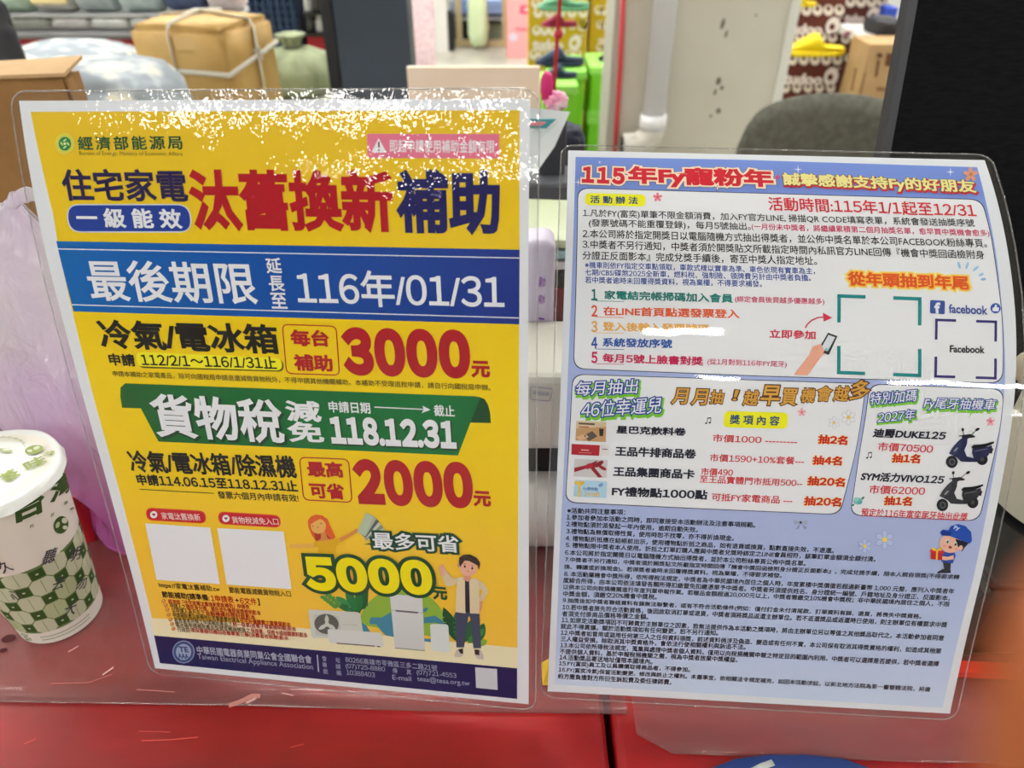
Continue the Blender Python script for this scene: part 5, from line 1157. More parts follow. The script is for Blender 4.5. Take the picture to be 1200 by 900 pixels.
# dark board
sl = noisy((52, 62, 74), (62, 72, 86), 3, .5, 3, name='slate_paint'); sld = mat((30, 32, 38), .5)
db = thing('slate_board', 'tall dark slate grey board behind the yellow notice', 'board', (at(436, 60, 2.0)[0], 2.05, 0))
at_box('board_face', 392, -60, 478.5, 110, 2.0, .1, sl, db, 0); xx = at(392, 50, 2.0)[0]; xe = at(379, 50, 2.0)[0]
lbox('board_edge', xe, xx, 2.01, 2.1, 0, at(380, -60, 2.0)[2], sld, db)

# peach carton just behind the notice
pc = thing('peach_board', 'plain peach-beige board standing behind the top edge of the yellow notice', 'board', (at(556, 90, 1.35)[0], 1.35, 0))
at_box('board_face', 481, 78.5, 632, 200, 1.35, .012, noisy((242, 222, 200), (246, 228, 208), 5, .75, 2, name='peach_card'), pc, 0, .002)

# ------------------------------------------------------------------ far end of the aisle
at_box('doorway_column', 478, -140, 521, 59, 6.2, .3, mat((200, 200, 194), .7), None, 0); o = bpy.data.objects['doorway_column']; tag(o, 'off-white column at the far end of the aisle, right of the slate board', 'column')
xg = at(500, 30, 6.19)[0]; o = tube('grey_conduit', [(xg + .02, 6.185, .02), (xg - .08, 6.185, 2.4)], .014, mat((150, 154, 152), .5)); tag(o, 'grey conduit running up the off-white column', 'pipe')
gm = at(490, 66, 5.4)
o = blob('floral_apron', (gm[0], 5.4, .3), (.12, .05, .32), noisy((226, 206, 208), (196, 168, 176), 60, .9, 2, name='pink_floral'), None, .12, 3, 4, .5); tag(o, 'pinkish white floral cloth hanging right of the slate board', 'cloth')
o = blob('black_shoe', (at(487, 66, 5.1)[0], 5.05, .04), (.1, .12, .04), mat((24, 24, 28), .6), None, .1, 2, 3); tag(o, 'black shoe on the floor under the floral cloth', 'shoe')
mf = thing('gold_framed_cabinet', 'gold framed glass cabinet of folded blue clothes at the far end', 'cabinet', (at(562, 50, 6.4)[0], 6.5, 0))
gold = mat((196, 180, 140), .4, .3)
def px_frame(nm, x0, y0, x1, y1, Y, m, parent): return at_box(nm, x0, y0, x1, y1, Y, .05, m, parent)
px_frame('frame_post', 532, -120, 539, 57, 6.4, gold, mf); px_frame('frame_post', 588, -120, 595, 57, 6.4, gold, mf); at_box('frame_rail', 532, 48, 595, 57.5, 6.39, .07, gold, mf, 0.003)
at_box('cabinet_back', 521, 24, 588, 50, 6.6, .04, mat((66, 70, 84), .6), mf); at_box('side_panel', 570, 28, 589, 49, 6.55, .03, mat((140, 146, 126), .6), mf)
at_box('cabinet_shelf', 519, 19, 590, 22, 6.45, .4, mat((90, 96, 120), .6), mf)
for i, (x, w_, c, lab) in enumerate(((514, 20, (190, 206, 236), 'pale blue shirt stack left of the gold post at the far end'), (539, 14, (120, 150, 210), 'mid blue shirt stack between gold post and green cloth'), (568, 20, (150, 176, 226), 'light blue shirt stack right of the green cloth'))):
    for j in range(3):
        z0 = at(550, 19, 6.45)[2] + .012 + j * .034; xa = at(x, 10, 6.5)[0]
        o = box('folded_shirt', (xa + w_ * .0042, 6.55, z0 + .017), (w_ * .008, .16, .03), mat(tuple(min(255, c_ + 8 * ((i + j) % 3)) for c_ in c), .85), None, bevel=.01); tag(o, lab + (', lowest', ', middle', ', topmost')[j], 'shirt', 'folded blue shirts')
o = blob('green_plush_cloth', at(560, 22, 6.3), (.075, .05, .2), mat((186, 204, 164), .95), None, .15, 4, 4, .6, flat=False); tag(o, 'pale green fluffy cloth hanging on the gold framed cabinet', 'cloth')
o = at_box('dark_bag', 521, 14, 532, 50, 6.22, .1, mat((22, 22, 28), .7), None, 0, .02); tag(o, 'black bag standing left of the gold framed cabinet', 'bag')
pb = thing('pink_carton', 'pink carton with red print at the far end of the aisle', 'box', (at(609, 50, 6.0)[0], 6.1, 0)); at_box('carton_body', 594, -60, 632, 58, 6.0, .3, mat((232, 152, 152), .7), pb, 0)
PK = Plane((at(594, 40, 5.998)[0], 5.998, 0), (1, 0, 0), (0, 0, 1)); k = Ink(PK); k.cut = False; k.poly([(610, 6), (632, 7), (631, 18), (609, 16)], (204, 70, 96), 1); k.line([(614, 11), (630, 12.5)], 3, (230, 190, 200), 2); k.line([(604, 34), (626, 35.5)], 4, (214, 110, 124), 1); k.ell(601.5, 44, 5, 5.5, (196, 184, 200), 1); k.done('carton_print', pb)

# ------------------------------------------------------------------ sandal display: mustard boards, green crates
def display_board(nm, label, x0, y0, x1, y1, Y, rgb, marks, zbot):
    t = thing(nm, label, 'display board', (at((x0 + x1) / 2, y1, Y)[0], Y, zbot))
    at_box('board_panel', x0, y0, x1, y1, Y, .25, mat(rgb, .7), t, zbot)
    pl_ = Plane((at(x0, y1, Y - .001)[0], Y - .001, 0), (1, 0, 0), (0, 0, 1))
    for mk in marks:
        if mk[0] == 's':
            _, xa, xb, y, n_, r_ = mk
            for i in range(n_):
                k = Ink(pl_); k.cut = False; x = xa + (xb - xa) * (i + .5) / n_
                k.ell(x, y, r_, r_ * 1.1, (238, 228, 214), 1, n=16); k.ell(x, y - r_ * .35, r_ * .45, r_ * .5, rgb, 2, n=12); k.done('printed_scallop', t)
        elif mk[0] == 't': k = Ink(pl_); k.cut = False; k.text('tudoo', mk[1], mk[2], mk[3], mk[4], mk[5], (240, 228, 222), bold=.05, layer=1); k.done('printed_word', t)
        elif mk[0] == 'e': k = Ink(pl_); k.cut = False; k.ell(mk[1], mk[2], mk[3], mk[4], (240, 230, 224), 1, rot=.35, n=24); k.ell(mk[1] - 1, mk[2] + .5, mk[3] * .42, mk[4] * .36, rgb, 2, rot=.35, n=16); k.line([(mk[1] + mk[3] * .7, mk[2] - mk[4] * .7), (mk[1] + mk[3] * 1.4, mk[2] - mk[4] * .95)], 1, (240, 230, 224), 1); k.done('printed_eye', t)
    return t
Yb = 3.4
zc = at(660, 84, 3.0)[2]
MU = (196, 166, 20)
display_board('sandal_board', 'mustard yellow sandal display board with white lettering, left of the cream wall', 620, -60, 688, 82, Yb, MU, [('s', 622, 668, 4, 4, 5.2), ('s', 624, 690, 15, 5, 5.5), ('s', 624, 662, 36, 4, 5.2), ('t', 624, 52, 660, 53, 13), ('e', 674, 50, 7, 9.5), ('s', 620, 682, 64, 6, 5.2), ('s', 664, 690, 29, 2, 5), ('e', 683, 30, 5, 7)], 0)
display_board('sandal_board', 'narrow mustard sandal display board right beside the cream wall', 693, -60, 720, 76, Yb + .1, MU, [('s', 700, 718, 29, 3, 4.6), ('t', 701, 47, 717, 48, 9), ('s', 700, 718, 56, 3, 4.6), ('s', 698, 718, 12, 3, 5)], 0)
def sandal(x0, x1, ybase, Y, rgb, label, hh=.5, group=None, flip=1, z=None):
    """clog in side view: sole, upper, strap"""
    a, b = at(x0, ybase, Y), at(x1, ybase, Y); L_ = b[0] - a[0]; z = a[2] if z is None else z; c = (a[0] + b[0]) / 2
    t = thing('clog', label, 'sandal', (c, Y, z), group)
    m = mat(rgb, .55)
    def loft(nm, secs, m):
        bm = bmesh.new(); rings = []
        for u, hw, zl, zh in secs:
            x = c + flip * (u - .5) * L_; rg = []
            for k_ in range(16):
                tt = 2 * _m.pi * k_ / 16; rg.append(bm.verts.new((x, Y + hw * L_ * _m.copysign(abs(_m.cos(tt)) ** .8, _m.cos(tt)), z + (zl + zh) / 2 * L_ + (zh - zl) / 2 * L_ * _m.copysign(abs(_m.sin(tt)) ** .8, _m.sin(tt)))))
            rings.append(rg)
        for p, q in zip(rings, rings[1:]):
            for k_ in range(16): bm.faces.new((p[k_], p[(k_ + 1) % 16], q[(k_ + 1) % 16], q[k_]))
        bm.faces.new(rings[0][::-1]); bm.faces.new(rings[-1]); return link(nm, bm_mesh(bm, True), m, t)
    loft('sole', [(0, .04, .05, .1), (.04, .12, .02, .12), (.2, .17, 0, .12), (.5, .16, 0, .11), (.8, .15, 0, .12), (.97, .1, .01, .13), (1, .03, .05, .12)], m)
    loft('upper', [(.03, .04, .08, .12), (.12, .12, .08, .17), (.28, .155, .08, .26), (.42, .15, .08, .34), (.5, .14, .08, .36), (.56, .15, .09, .3), (.62, .15, .09, .2)], m)
    loft('heel_strap', [(.55, .145, .12, .2), (.75, .148, .12, .17), (.95, .1, .11, .16), (1.0, .02, .11, .14)], m)
    return t
def shelf_pin(x0, x1, y, Y, m): pass
sandal(634, 676, 32, 3.25, (150, 30, 66), 'maroon clog on the mustard display board', z=at(650, 32, 3.25)[2])
sandal(630, 690, 13, 3.2, (96, 156, 120), 'green clog at the top of the mustard display board')
NVY = (30, 44, 76)
# green crates
gr1 = mat((126, 206, 40), .45); gr2 = mat((150, 220, 96), .45)
def crate(x0, x1, ytop, Y, zb_, label, zt_=None, dep=.3):
    a, b = at(x0, ytop, Y), at(x1, ytop, Y); zt_ = a[2] if zt_ is None else zt_
    t = thing('green_crate', label, 'crate', ((a[0] + b[0]) / 2, Y + dep / 2, zb_), 'lime green plastic crates')
    lbox('crate_body', a[0] + .008, b[0] - .008, Y + .008, Y + dep - .008, zb_ + .001, zt_ - .03, gr1, t, .006); lbox('crate_rim', a[0], b[0], Y, Y + dep, zt_ - .032, zt_ - .001, gr2, t, .005)
    lbox('crate_foot', a[0] + .004, b[0] - .004, Y + .004, Y + dep - .004, zb_ + .001, zb_ + .02, gr2, t, .003)
    return zt_
z1 = at(660, 83, 3.0)[2]
crate(640, 688, 83, 3.0, z1 - .26, 'lime green crate, left rear stack, under the navy clog'); crate(640, 688, 83, 3.0, 0.0, 'lime green crate, left rear stack, bottom one', z1 - .26)
z2 = at(660, 100, 2.75)[2]; crate(634, 678, 100, 2.75, z2 - .24, 'lime green crate, left front stack, under the lower navy clog', dep=.22); crate(634, 678, 100, 2.75, 0, 'lime green crate, left front stack, bottom one', z2 - .24, dep=.22)
z3 = at(700, 78, 3.05)[2]; s3 = (z3) / 3
for j in range(3): crate(691, 722, 78, 3.05, z3 - s3 * (j + 1), 'lime green crate, right stack beside the cream wall, ' + ('topmost', 'middle', 'bottom')[j], z3 - s3 * j, dep=.26)
sandal(627, 684, 82, 3.08, NVY, 'navy clog on the left rear green crate', z=z1 + .001, flip=1); sandal(636, 676, 98, 2.86, NVY, 'navy clog on the left front green crate', z=z2 + .001)
sandal(700, 730, 76, 3.15, (24, 24, 30), 'black clog on top of the right green crate stack', z=z3 + .001)

# ------------------------------------------------------------------ cream wall with drain pipe, red line, red cord
WY = 2.5
xa, xb = at(728, 80, WY)[0], at(905, 50, WY)[0]
w1 = lbox('wall_partition', xa, xb + .035, WY, WY + .25, 0, CEIL, noisy((202, 198, 184), (214, 210, 196), 2.5, .75, 5, name='cream_plaster')); structure(w1)
w2 = lbox('trim_1', xa - .032, xa, WY + .01, WY + .24, 0, CEIL, mat((176, 174, 162), .7)); structure(w2)
w3 = lbox('trim_2', xb + .035, xb + .062, WY - .01, WY + .25, 0, CEIL, mat((226, 226, 218), .7)); structure(w3)
st_ = noisy((96, 90, 80), (120, 112, 100), 30, .9); k = Ink(Plane((xa, WY - .0004, 0), (1, 0, 0), (0, 0, 1))); k.cut = False
for x, y, rx_, ry_ in ((847, 28, 2.2, 7), (851, 40, 1.5, 5), (886, 18, 1.4, 1.4), (842, 95, 3, 5), (838, 108, 1.6, 4), (842, 130, 3, 3.6), (833, 136, 1.6, 2), (846, 103, 2, 3)): k.ell(x, y, rx_, ry_, st_, 1, n=10, rot=.3)
o = k.done('wall_scuffs', w1)
xr3 = at(727, 80, WY - .02)[0]; o = tube('red_cable', [at(733, -60, WY - .03), at(727, 80, WY - .03), at(719, 200, WY - .03)], .0085, mat((196, 60, 66), .4)); tag(o, 'pale red cable running down the left edge of the cream wall', 'cord')
pp = thing('drain_pipe', 'white drain pipe with an elbow on the cream wall', 'pipe', (at(765, 170, WY - .06)[0], WY - .06, at(765, 185, WY - .06)[2]))
pm = mat((232, 232, 236), .35, 0, .5); p0 = at(765, 145, WY - .06); pt = at(780, 0, WY - .06)
tube('pipe', [(p0[0], WY - .06, p0[2]), (p0[0], WY - .06, CEIL)], .036, pm, pp, 24)
tube('collar', [(p0[0], WY - .06, p0[2] - .015), (p0[0], WY - .06, p0[2] + .03)], .043, pm, pp, 24)
el = [(p0[0] - .06 * (1 - _m.cos(t)), WY - .06, p0[2] - .01 - .06 * _m.sin(t)) for t in np.linspace(0, _m.pi / 2, 8)]
tube('elbow', el + [(el[-1][0] - .03, WY - .06, el[-1][2])], .040, mat((212, 208, 198), .5), pp, 24)
tube('pipe_mouth', [(el[-1][0] - .031, WY - .06, el[-1][2]), (el[-1][0] - .036, WY - .06, el[-1][2])], .030, mat((34, 30, 28), .8), pp, 24)  # dark disc painted for the shade inside the pipe
rc = tube('red_rope', [at(663, -220, 1.5), at(657, -10, 1.5), at(654, 30, 1.5), at(651, 75, 1.5), at(648, 127, 1.5)], [.0038] * 5, mat((156, 20, 36), .6)); 
rope = thing('hanging_rope', 'dark red rope hanging in front of the sandal display', 'rope', tuple(at(648, 127, 1.5)))
for o_ in (rc,): 
    wl = o_.location.copy(); o_.parent = rope; o_.location = wl - rope.location
bm = bmesh.new(); bmesh.ops.create_icosphere(bm, subdivisions=2, radius=.009); bm.transform(Matrix.Translation(Vector(at(654.5, 40, 1.5)))); link('knot', bm_mesh(bm, True), mat((176, 40, 60), .6), rope)

# brown shoe boards beyond the wall
BRN = (92, 38, 26)
display_board('sandal_board', 'brown sandal display board with white lettering, left of the small carton', 900, -70, 986, 118, 3.3, BRN, [('s', 926, 990, 12, 5, 6), ('t', 920, 33.5, 964, 34.5, 12), ('e', 976, 31, 8, 11.5), ('s', 918, 982, 44, 5, 5.5), ('s', 922, 988, 70, 5, 5.8), ('t', 918, 92, 964, 93.5, 13), ('e', 974, 90, 8, 11.5), ('s', 914, 980, 103, 5, 5.2)], 0)
display_board('sandal_board', 'brown sandal display board half hidden behind the black shoes', 987, -70, 1036, 60, 3.5, (84, 34, 26), [('s', 978, 1040, 2, 5, 6), ('t', 990, 21, 1013, 22, 11), ('e', 1024, 19, 8, 11), ('s', 985, 1008, 46, 2, 5), ('s', 990, 1004, 68, 2, 4)], 0)
sandal(917, 988, 66, 3.08, (232, 204, 0), 'bright yellow clog in the middle of the brown display board')
sandal(922, 956, 8, 3.1, (226, 198, 10), 'bright yellow clog at the top edge of the brown display board')
sandal(988, 1008, 42, 3.2, (120, 22, 62), 'maroon clog beside the black shoes on the white shelf')
wsx = at(1010, 45, 3.1); ws = thing('white_shelf', 'white shelf above the small carton', 'shelf', (at(1028, 45, 3.1)[0], 3.2, 0))
at_box('shelf_board', 1006, 41, 1062, 50, 3.1, .25, mat((214, 212, 206), .6), ws); at_box('shelf_support', 1062, 50, 1080, 60, 3.1, .2, mat((190, 190, 186), .6), ws, 0)
o = blob('black_shoe', at(1034, 30, 3.15), (.055, .07, .034), mat((40, 40, 46), .6), None, .12, 2, 4); tag(o, 'black shoe on the white shelf next to the black screen', 'shoe')
o = at_box('blue_box', 1040, 9, 1052, 21, 3.3, .08, mat((40, 70, 170), .5), None, None, .004); tag(o, 'small blue box above the black shoe', 'box')
o = at_box('white_box', 1040, -40, 1075, 44, 3.42, .04, mat((216, 216, 212), .7), None, 0); tag(o, 'white panel behind the black shoe, right of the brown boards', 'panel')
cb = thing('small_carton', 'brown cardboard carton with printed marks under the white shelf', 'box', (at(1025, 120, 2.9)[0], 3.0, 0))
at_box('carton_body', 1001, 52, 1060, 200, 2.9, .17, noisy((164, 132, 92), (178, 146, 104), 6, .8, name='kraft_card'), cb, 0, .004)
CPL = Plane((at(1001, 100, 2.898)[0], 2.898, 0), (1, 0, 0), (0, 0, 1))
def cmark(f):
    k = Ink(CPL); k.cut = False; f(k); k.done('carton_mark', cb)
cmark(lambda k: k.poly([(1039, 62), (1046, 63), (1044, 78), (1037, 77)], (96, 66, 44), 1)); cmark(lambda k: k.ell(1031, 65, 3.4, 3, (84, 58, 40), 1))
for l_, w_, c_ in (([(1030, 70), (1026.5, 90)], 3, (96, 68, 46)), ([(1014, 85), (1008, 112)], 1.6, (120, 88, 58)), ([(1003, 80), (998, 106)], 3, (130, 96, 66)), ([(1027, 104), (1038, 105)], 5, (130, 96, 66))): cmark(lambda k: k.line(l_, w_, c_, 1))

# ------------------------------------------------------------------ chair
CYc = 1.75; cl_, cr_ = at(866, 160, CYc), at(1078, 160, CYc); ccx = (cl_[0] + cr_[0]) / 2; ctz = at(950, 114, CYc)[2]; hw = (cr_[0] - cl_[0]) / 2
ch = thing('office_chair', 'olive grey upholstered chair with rounded back beside the black screen', 'chair', (ccx, CYc - .15, 0))
fab = noisy((84, 84, 74), (98, 98, 88), 60, .8, 2, .1, name='olive_fabric')
bm = bmesh.new(); rings = []
for j in range(13):
    u = j / 12; hwj = hw * (1 - .1 * u ** 2) if u < .8 else hw * (.936 - 2.1 * (u - .8) ** 1.5 * 2)
    rings.append((u, hwj))
n = 26; F_ = []; Bk = []
for i in range(n + 1):
    s_ = -1 + 2 * i / n; top_ = ctz - .045 * abs(s_) ** 2.2 - .07 * abs(s_) ** 12; cf, cb_ = [], []
    for j in range(11):
        v = j / 10; zz = ctz - .40 + (top_ - ctz + .40) * v; y = CYc + .035 * (1 - s_ * s_) - .0
        e = .022 * (1 - (2 * v - 1) ** 6) ** .5 * (1 - abs(s_) ** 8) ** .5 + .004
        cf.append(bm.verts.new((ccx + s_ * hw, y - e, zz))); cb_.append(bm.verts.new((ccx + s_ * hw, y + e, zz)))
    F_.append(cf); Bk.append(cb_)
for i in range(n):
    for j in range(10): bm.faces.new((F_[i][j], F_[i + 1][j], F_[i + 1][j + 1], F_[i][j + 1])); bm.faces.new((Bk[i + 1][j], Bk[i][j], Bk[i][j + 1], Bk[i + 1][j + 1]))
    bm.faces.new((F_[i][0], Bk[i][0], Bk[i + 1][0], F_[i + 1][0])); bm.faces.new((F_[i + 1][10], Bk[i + 1][10], Bk[i][10], F_[i][10]))
for j in range(10): bm.faces.new((F_[0][j], F_[0][j + 1], Bk[0][j + 1], Bk[0][j])); bm.faces.new((F_[n][j + 1], F_[n][j], Bk[n][j], Bk[n][j + 1]))
link('backrest', bm_mesh(bm, True), fab, ch)
box('seat', (ccx, CYc - .23, .36), (hw * 2, .4, .06), fab, ch, bevel=.025)
dm = mat((30, 30, 32), .4)
tube('back_bar', [(ccx, CYc + .0, ctz - .34), (ccx, CYc - .0, .31), (ccx, CYc - .2, .31)], .012, dm, ch); tube('post', [(ccx, CYc - .23, .33), (ccx, CYc - .23, .07)], .02, dm, ch)
for i in range(5): a = i * 2 * _m.pi / 5 + .3; tube('leg', [(ccx, CYc - .23, .08), (ccx + .22 * _m.cos(a), CYc - .23 + .22 * _m.sin(a), .03)], [.015, .009], dm, ch); 

# ------------------------------------------------------------------ black screen at the right, black machine and jar
blk = noisy((12, 12, 14), (20, 20, 23), 90, .45, 2, .05, stretch=(1, 1, 6), spec=.03, name='black_plastic'); edg = mat((34, 36, 44), .4)  # greyer edge colour carries the light caught on the bevel
mo = thing('black_screen', 'large black screen panel filling the upper right corner', 'screen', (.62, .56, TABLE + .003))
T0, T1 = at(1078, -60, .62), at(1029, 215, .56); d_ = (T1 - T0); Lb = T0 + d_ * ((TABLE + .03 - T0[2]) / d_[2]); up_ = T0 - Lb
rt = np.array([.6, .03, 0]); bvl = np.array([.0042, -.002, 0])
nrm_ = np.cross(rt, up_); nrm_ = nrm_ / np.linalg.norm(nrm_); nrm_ = -nrm_ if nrm_[1] < 0 else nrm_
prism('screen_panel', [Lb + bvl, Lb + rt, T0 + rt, T0 + bvl], tuple(nrm_ * .012), blk, mo)
prism('screen_edge', [Lb + nrm_ * .002, Lb + bvl - nrm_ * .0005, T0 + bvl - nrm_ * .0005, T0 + nrm_ * .002], tuple(nrm_ * .012), edg, mo)
box('stand', (Lb[0] + .3, Lb[1] + .05, TABLE + .018), (.25, .10, .034), blk, mo, bevel=.006)
cdw = thing('black_machine', 'low black machine on the red table at the right edge', 'machine', (.52, .42, TABLE + .002))
zb3 = TABLE + .0035
box('machine_body', (.535, .375, zb3 + .032), (.46, .125, .062), mat((16, 16, 18), .32, 0, .5), cdw, bevel=.006); box('machine_lid', (.535, .376, zb3 + .067), (.45, .115, .008), mat((22, 22, 25), .25, 0, .6), cdw, bevel=.003)
jz = zb3 + .0715; J = (at(1268, 560, .39)[0], .392, jz)
jr = thing('cream_jar', 'cream round container with a knobbed lid at the right edge, on the black machine', 'container', J)
jm = mat((196, 192, 172), .4, 0, .4)
lathe('jar_body', J, [(.045, 0), (.052, .004), (.0535, .02), (.0535, .11), (.05, .118), (.044, .12)], jm, jr, 64); lathe('jar_lid', (J[0], J[1], jz + .12), [(.05, 0), (.051, .006), (.04, .014), (.012, .018), (.012, .03), (.004, .034)], mat((206, 202, 184), .35), jr, 48)
kb = Vector(at(1203, 436, .352)); kd = (Vector((J[0], J[1], kb.z)) - kb).normalized()
tube('side_knob', [kb, kb + kd * .004, kb + kd * .012, kb + kd * .03], [.007, .0115, .0115, .008], mat((214, 206, 178), .4), jr, 24)
o = prism('red_fold', [atz(1090, 792, TABLE + .004), atz(1250, 800, TABLE + .004), atz(1250, 786, TABLE + .004), atz(1090, 779, TABLE + .004)], (0, 0, .006), mat((214, 50, 34), .4)); tag(o, 'bright red folded strip along the front of the black machine', 'cloth')

# ------------------------------------------------------------------ between the two notices
fw = mat((214, 218, 222), .5)
lf = thing('leaflet_stand', 'dark stand holding white leaflets with teal print between the two notices', 'leaflets', tuple(at(650, 190, .72)))
prism('leaflet', [at(600, 124, .72), at(668, 131, .74), at(650, 172, .72), at(630, 200, .70), at(600, 195, .7)], (0, .012, -.004), fw, lf)
pl_ = Plane(at(600, 195, .695), (1, 0, 0), (0, -.05, 1))
prism('teal_print', [at(605, 139, .715), at(652, 139, .7195), (at(640, 150, .717)), at(604, 148, .715)], (0, -.002, 0), mat((60, 140, 150), .5), lf); prism('pink_print', [at(606, 142, .7125), at(640, 143, .7165), at(634, 147, .715), at(605, 146.5, .712)], (0, -.0012, 0), mat((214, 120, 130), .5), lf)
a = at(645, 215, .76)
zt5 = at(650, 128, .80)[2]
box('stand_post', (a[0] + .002, .80, zt5 / 2 - .003), (.03, .03, zt5 - .006), mat((60, 62, 68), .5), lf, bevel=.004)
box('stand_box', (a[0], .79, a[2] / 2), (.075, .06, a[2]), mat((84, 88, 94), .5), lf, bevel=.004)
box('stand_lip', (a[0], .757, a[2] - .045), (.07, .006, .03), mat((30, 32, 36), .5), lf)
o = blob('beanie_hat', at(660, 172, .875), (.024, .03, .026), mat((52, 56, 70), .85), None, .15, 3, 4); tag(o, 'dark grey cap behind the white leaflets', 'cap')
o = blob('pink_flower_toy', at(652, 118, .80), (.012, .010, .009), noisy((236, 140, 180), (240, 220, 224), 60, .8, 2, name='pink_plush'), None, .25, 4, 4, .8, flat=False); tag(o, 'pink and white plush toy above the leaflets', 'toy')
o = blob('magenta_ribbon', at(641, 101, .80), (.006, .008, .013), mat((200, 40, 110), .6), None, .25, 4, 3, flat=False); tag(o, 'magenta ribbon sticking up behind the pink plush toy', 'ribbon')
mg = at(648, 266, .6)
for i, (c, dz) in enumerate(((( 196, 206, 170), 0), ((150, 186, 190), -.01), ((222, 222, 222), -.02))):
    o = box('magazine', (mg[0], .61, mg[2] + dz), (.09, .09, .007), mat(c, .4), None, rz=.1 * i - .1, bevel=.001); tag(o, ('pale green magazine, topmost of the small pile seen between the notices', 'pale blue magazine, middle of the small pile between the notices', 'white magazine, lowest of the small pile between the notices')[i], 'magazine', 'magazines between the notices')
dk = thing('dark_crate', 'dark storage crate seen between the notices under the magazines', 'crate', (mg[0], .62, TABLE)); lbox('crate_body', mg[0] - .06, mg[0] + .06, .565, .66 - .03, TABLE + .003, mg[2] - .026, mat((34, 26, 28), .5), dk, .003)
lbox('red_band', mg[0] - .061, mg[0] + .061, .562, .566, mg[2] - .07, mg[2] - .04, mat((120, 30, 34), .5), dk); lbox('orange_band', mg[0] - .061, mg[0] + .061, .562, .566, mg[2] - .098, mg[2] - .095, mat((200, 120, 60), .5), dk)
tb = thing('wipes_pack', 'white and lilac plastic pack with purple print standing between the notices', 'pack', tuple(at(636, 410, .50)))
pa, pb_ = at(612, 350, .50), at(650.5, 350, .50); z0, z1 = at(630, 418, .50)[2], at(630, 287, .50)[2]
lil = ramp_uv([(0, (190, 168, 206)), (.5, (206, 196, 220)), (1, (222, 222, 230))])
bm = bmesh.new(); add_box(bm, ((pa[0] + pb_[0]) / 2, .52, (z0 + z1) / 2), (pb_[0] - pa[0], .035, z1 - z0), bevel=.008, seg=4); link('pack_body', bm_mesh(bm, True), noisy((196, 184, 212), (216, 212, 226), 12, .35, 2, name='lilac_plastic'), tb)
k = Ink(Plane((pa[0], .5022, z0), (1, 0, 0), (0, 0, 1))); k.cut = False
for i in range(5): k.poly([(631, 372 + i * 5), (638, 373 + i * 5), (638, 375 + i * 5), (631, 374 + i * 5)], (120, 60, 160), 1)
k.text('濕巾', 631, 330, 639, 331, 12, (150, 100, 180), bold=.02, layer=1); k.text('純水', 631, 350, 639, 351, 12, (150, 100, 180), bold=.02, layer=1); k.done('pack_print', tb)
cy_ = box('cyan_card', tuple(at(648, 405, .475)), (.05, .04, .003), mat((120, 190, 206), .5), None, rz=.2); tag(cy_, 'cyan card lying on the white printer between the notices', 'card')
lp = thing('label_printer', 'white label printer with rounded lid between the notices', 'printer', (.045, .46, TABLE + .003))
wm = mat((206, 204, 192), .35, 0, .4); pz = at(645, 412, .455)[2]
box('printer_top', (.045, .465, pz - .035), (.125, .085, .066), wm, lp, bevel=.008, seg=3); box('printer_base', (.045, .47, TABLE + .003 + .03), (.125, .10, .058), wm, lp, bevel=.006)
zmid = (TABLE + .061 + pz - .068) / 2; hmid = max(.01, pz - .068 - TABLE - .061); box('paper_slot', (.045, .475, zmid), (.115, .08, hmid), mat((20, 18, 20), .4), lp)
bm = bmesh.new(); add_tube(bm, [(-.012, .43, TABLE + .035), (.10, .43, TABLE + .035)], .032, 40); link('printer_drum', bm_mesh(bm, True), mat((196, 192, 186), .22, 0, .5), lp)
k = Ink(Plane((.0, .4215, pz - .06), (1, 0, 0), (0, 0, 1))); k.cut = False; k.rrect([(622, 453), (648, 456), (644, 470), (622, 468)], 1, .7, (110, 120, 150), 1); k.text('保固貼紙', 624, 460, 644, 462, 4.5, (110, 120, 150), layer=1); k.done('printer_label', lp)
yt = prism('yellow_tag', [atz(636, 803, TABLE + .0035), atz(645, 803, TABLE + .0035), at(645, 774, .305), at(634, 780, .305)], (0, .002, 0), mat((226, 186, 30), .5)); tag(yt, 'small yellow paper tag at the lower left corner of the blue notice', 'tag')
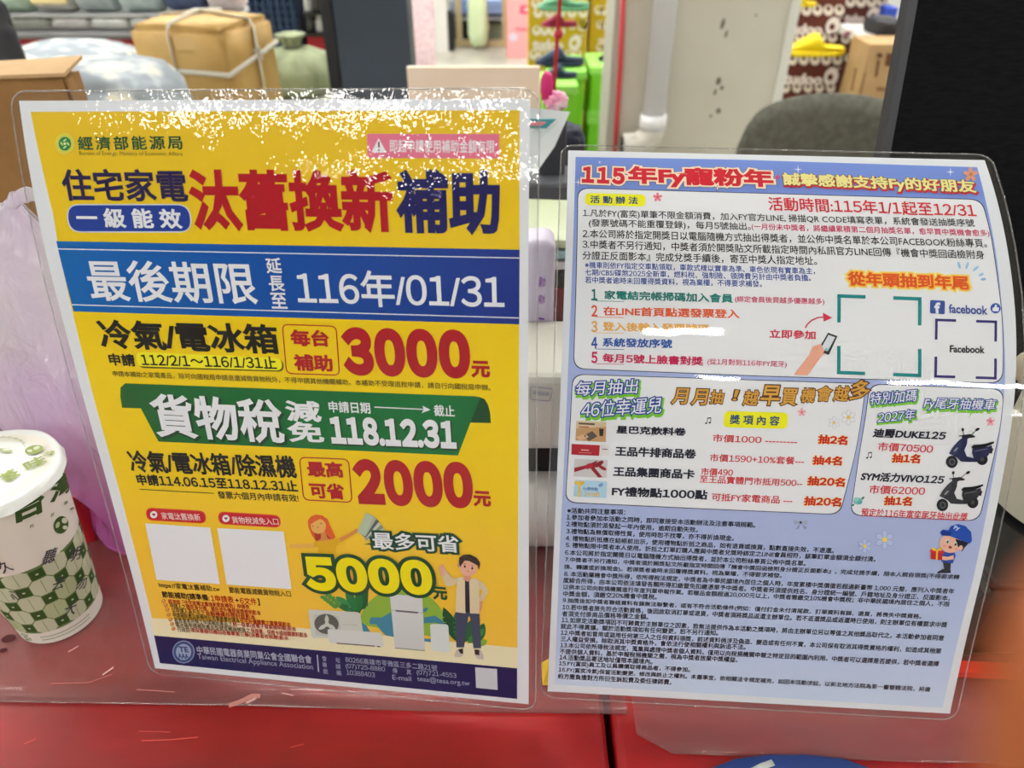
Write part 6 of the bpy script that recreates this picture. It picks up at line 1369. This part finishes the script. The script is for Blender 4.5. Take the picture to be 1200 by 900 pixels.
# blue strap at the bottom edge
bp_ = [Vector(atz(x, y, TABLE + .0045)) for x, y in ((838, 912), (868, 900), (905, 895.5), (950, 895.5), (990, 900), (1022, 912), (1040, 930))]
sb = thing('blue_strap', 'blue fabric strap with a white stripe at the bottom edge, on the red table', 'strap', tuple(bp_[3]))
tube('strap_band', bp_, [(.006, .0024)] * len(bp_), mat((30, 56, 120), .7), sb, 12); tube('white_stripe', [Vector(atz(x, y, TABLE + .0072)) for x, y in ((880, 905), (893, 898), (906, 893.5))], [(.002, .0006)] * 3, mat((200, 204, 200), .6), sb, 8)

# ------------------------------------------------------------------ the photographer's finger close to the lens
skin = noisy((146, 76, 38), (162, 88, 48), 60, .5, 3, name='skin')
D = .034
def near(x, y, d): r_ = ray(x, y); return CAM + r_ / 1.0 * d
pts_ = [(1262, 640, .029), (1246, 700, .029), (1233, 770, .0293), (1225, 850, .0297), (1228, 950, .030), (1240, 1100, .032), (1260, 1300, .035)]
rad_px = [16, 44, 58, 64, 70, 78, 88]
me = bpy.data.meshes.new('finger'); vs = [tuple(near(x, y, d)) for x, y, d in pts_]
fg = thing('person', "blurred finger of the photographer reaching in front of the lens at the lower right corner", 'person', tuple(near(1250, 1100, .032)))
P_ = []; R_ = []
for i in range(len(pts_) - 1):
    for f in (0, .25, .5, .75): P_.append(Vector(vs[i]) * (1 - f) + Vector(vs[i + 1]) * f); r1, r2 = rad_px[i] * pts_[i][2] / F, rad_px[i + 1] * pts_[i + 1][2] / F; R_.append(r1 * (1 - f) + r2 * f)
P_.append(Vector(vs[-1])); R_.append(rad_px[-1] * pts_[-1][2] / F); R_[0] *= .5
tube('finger', P_, R_, skin, fg, 28)
nl = near(1250, 730, .0335); bm = bmesh.new(); bmesh.ops.create_uvsphere(bm, u_segments=16, v_segments=10, radius=1); bm.transform(Matrix.Translation(Vector(near(1266, 725, .0272))) @ Matrix.Rotation(PITCH * -1, 4, 'X') @ Matrix.Diagonal((.0011, .0004, .0016, 1))); link('fingernail', bm_mesh(bm, True), mat((222, 160, 130), .3), fg)
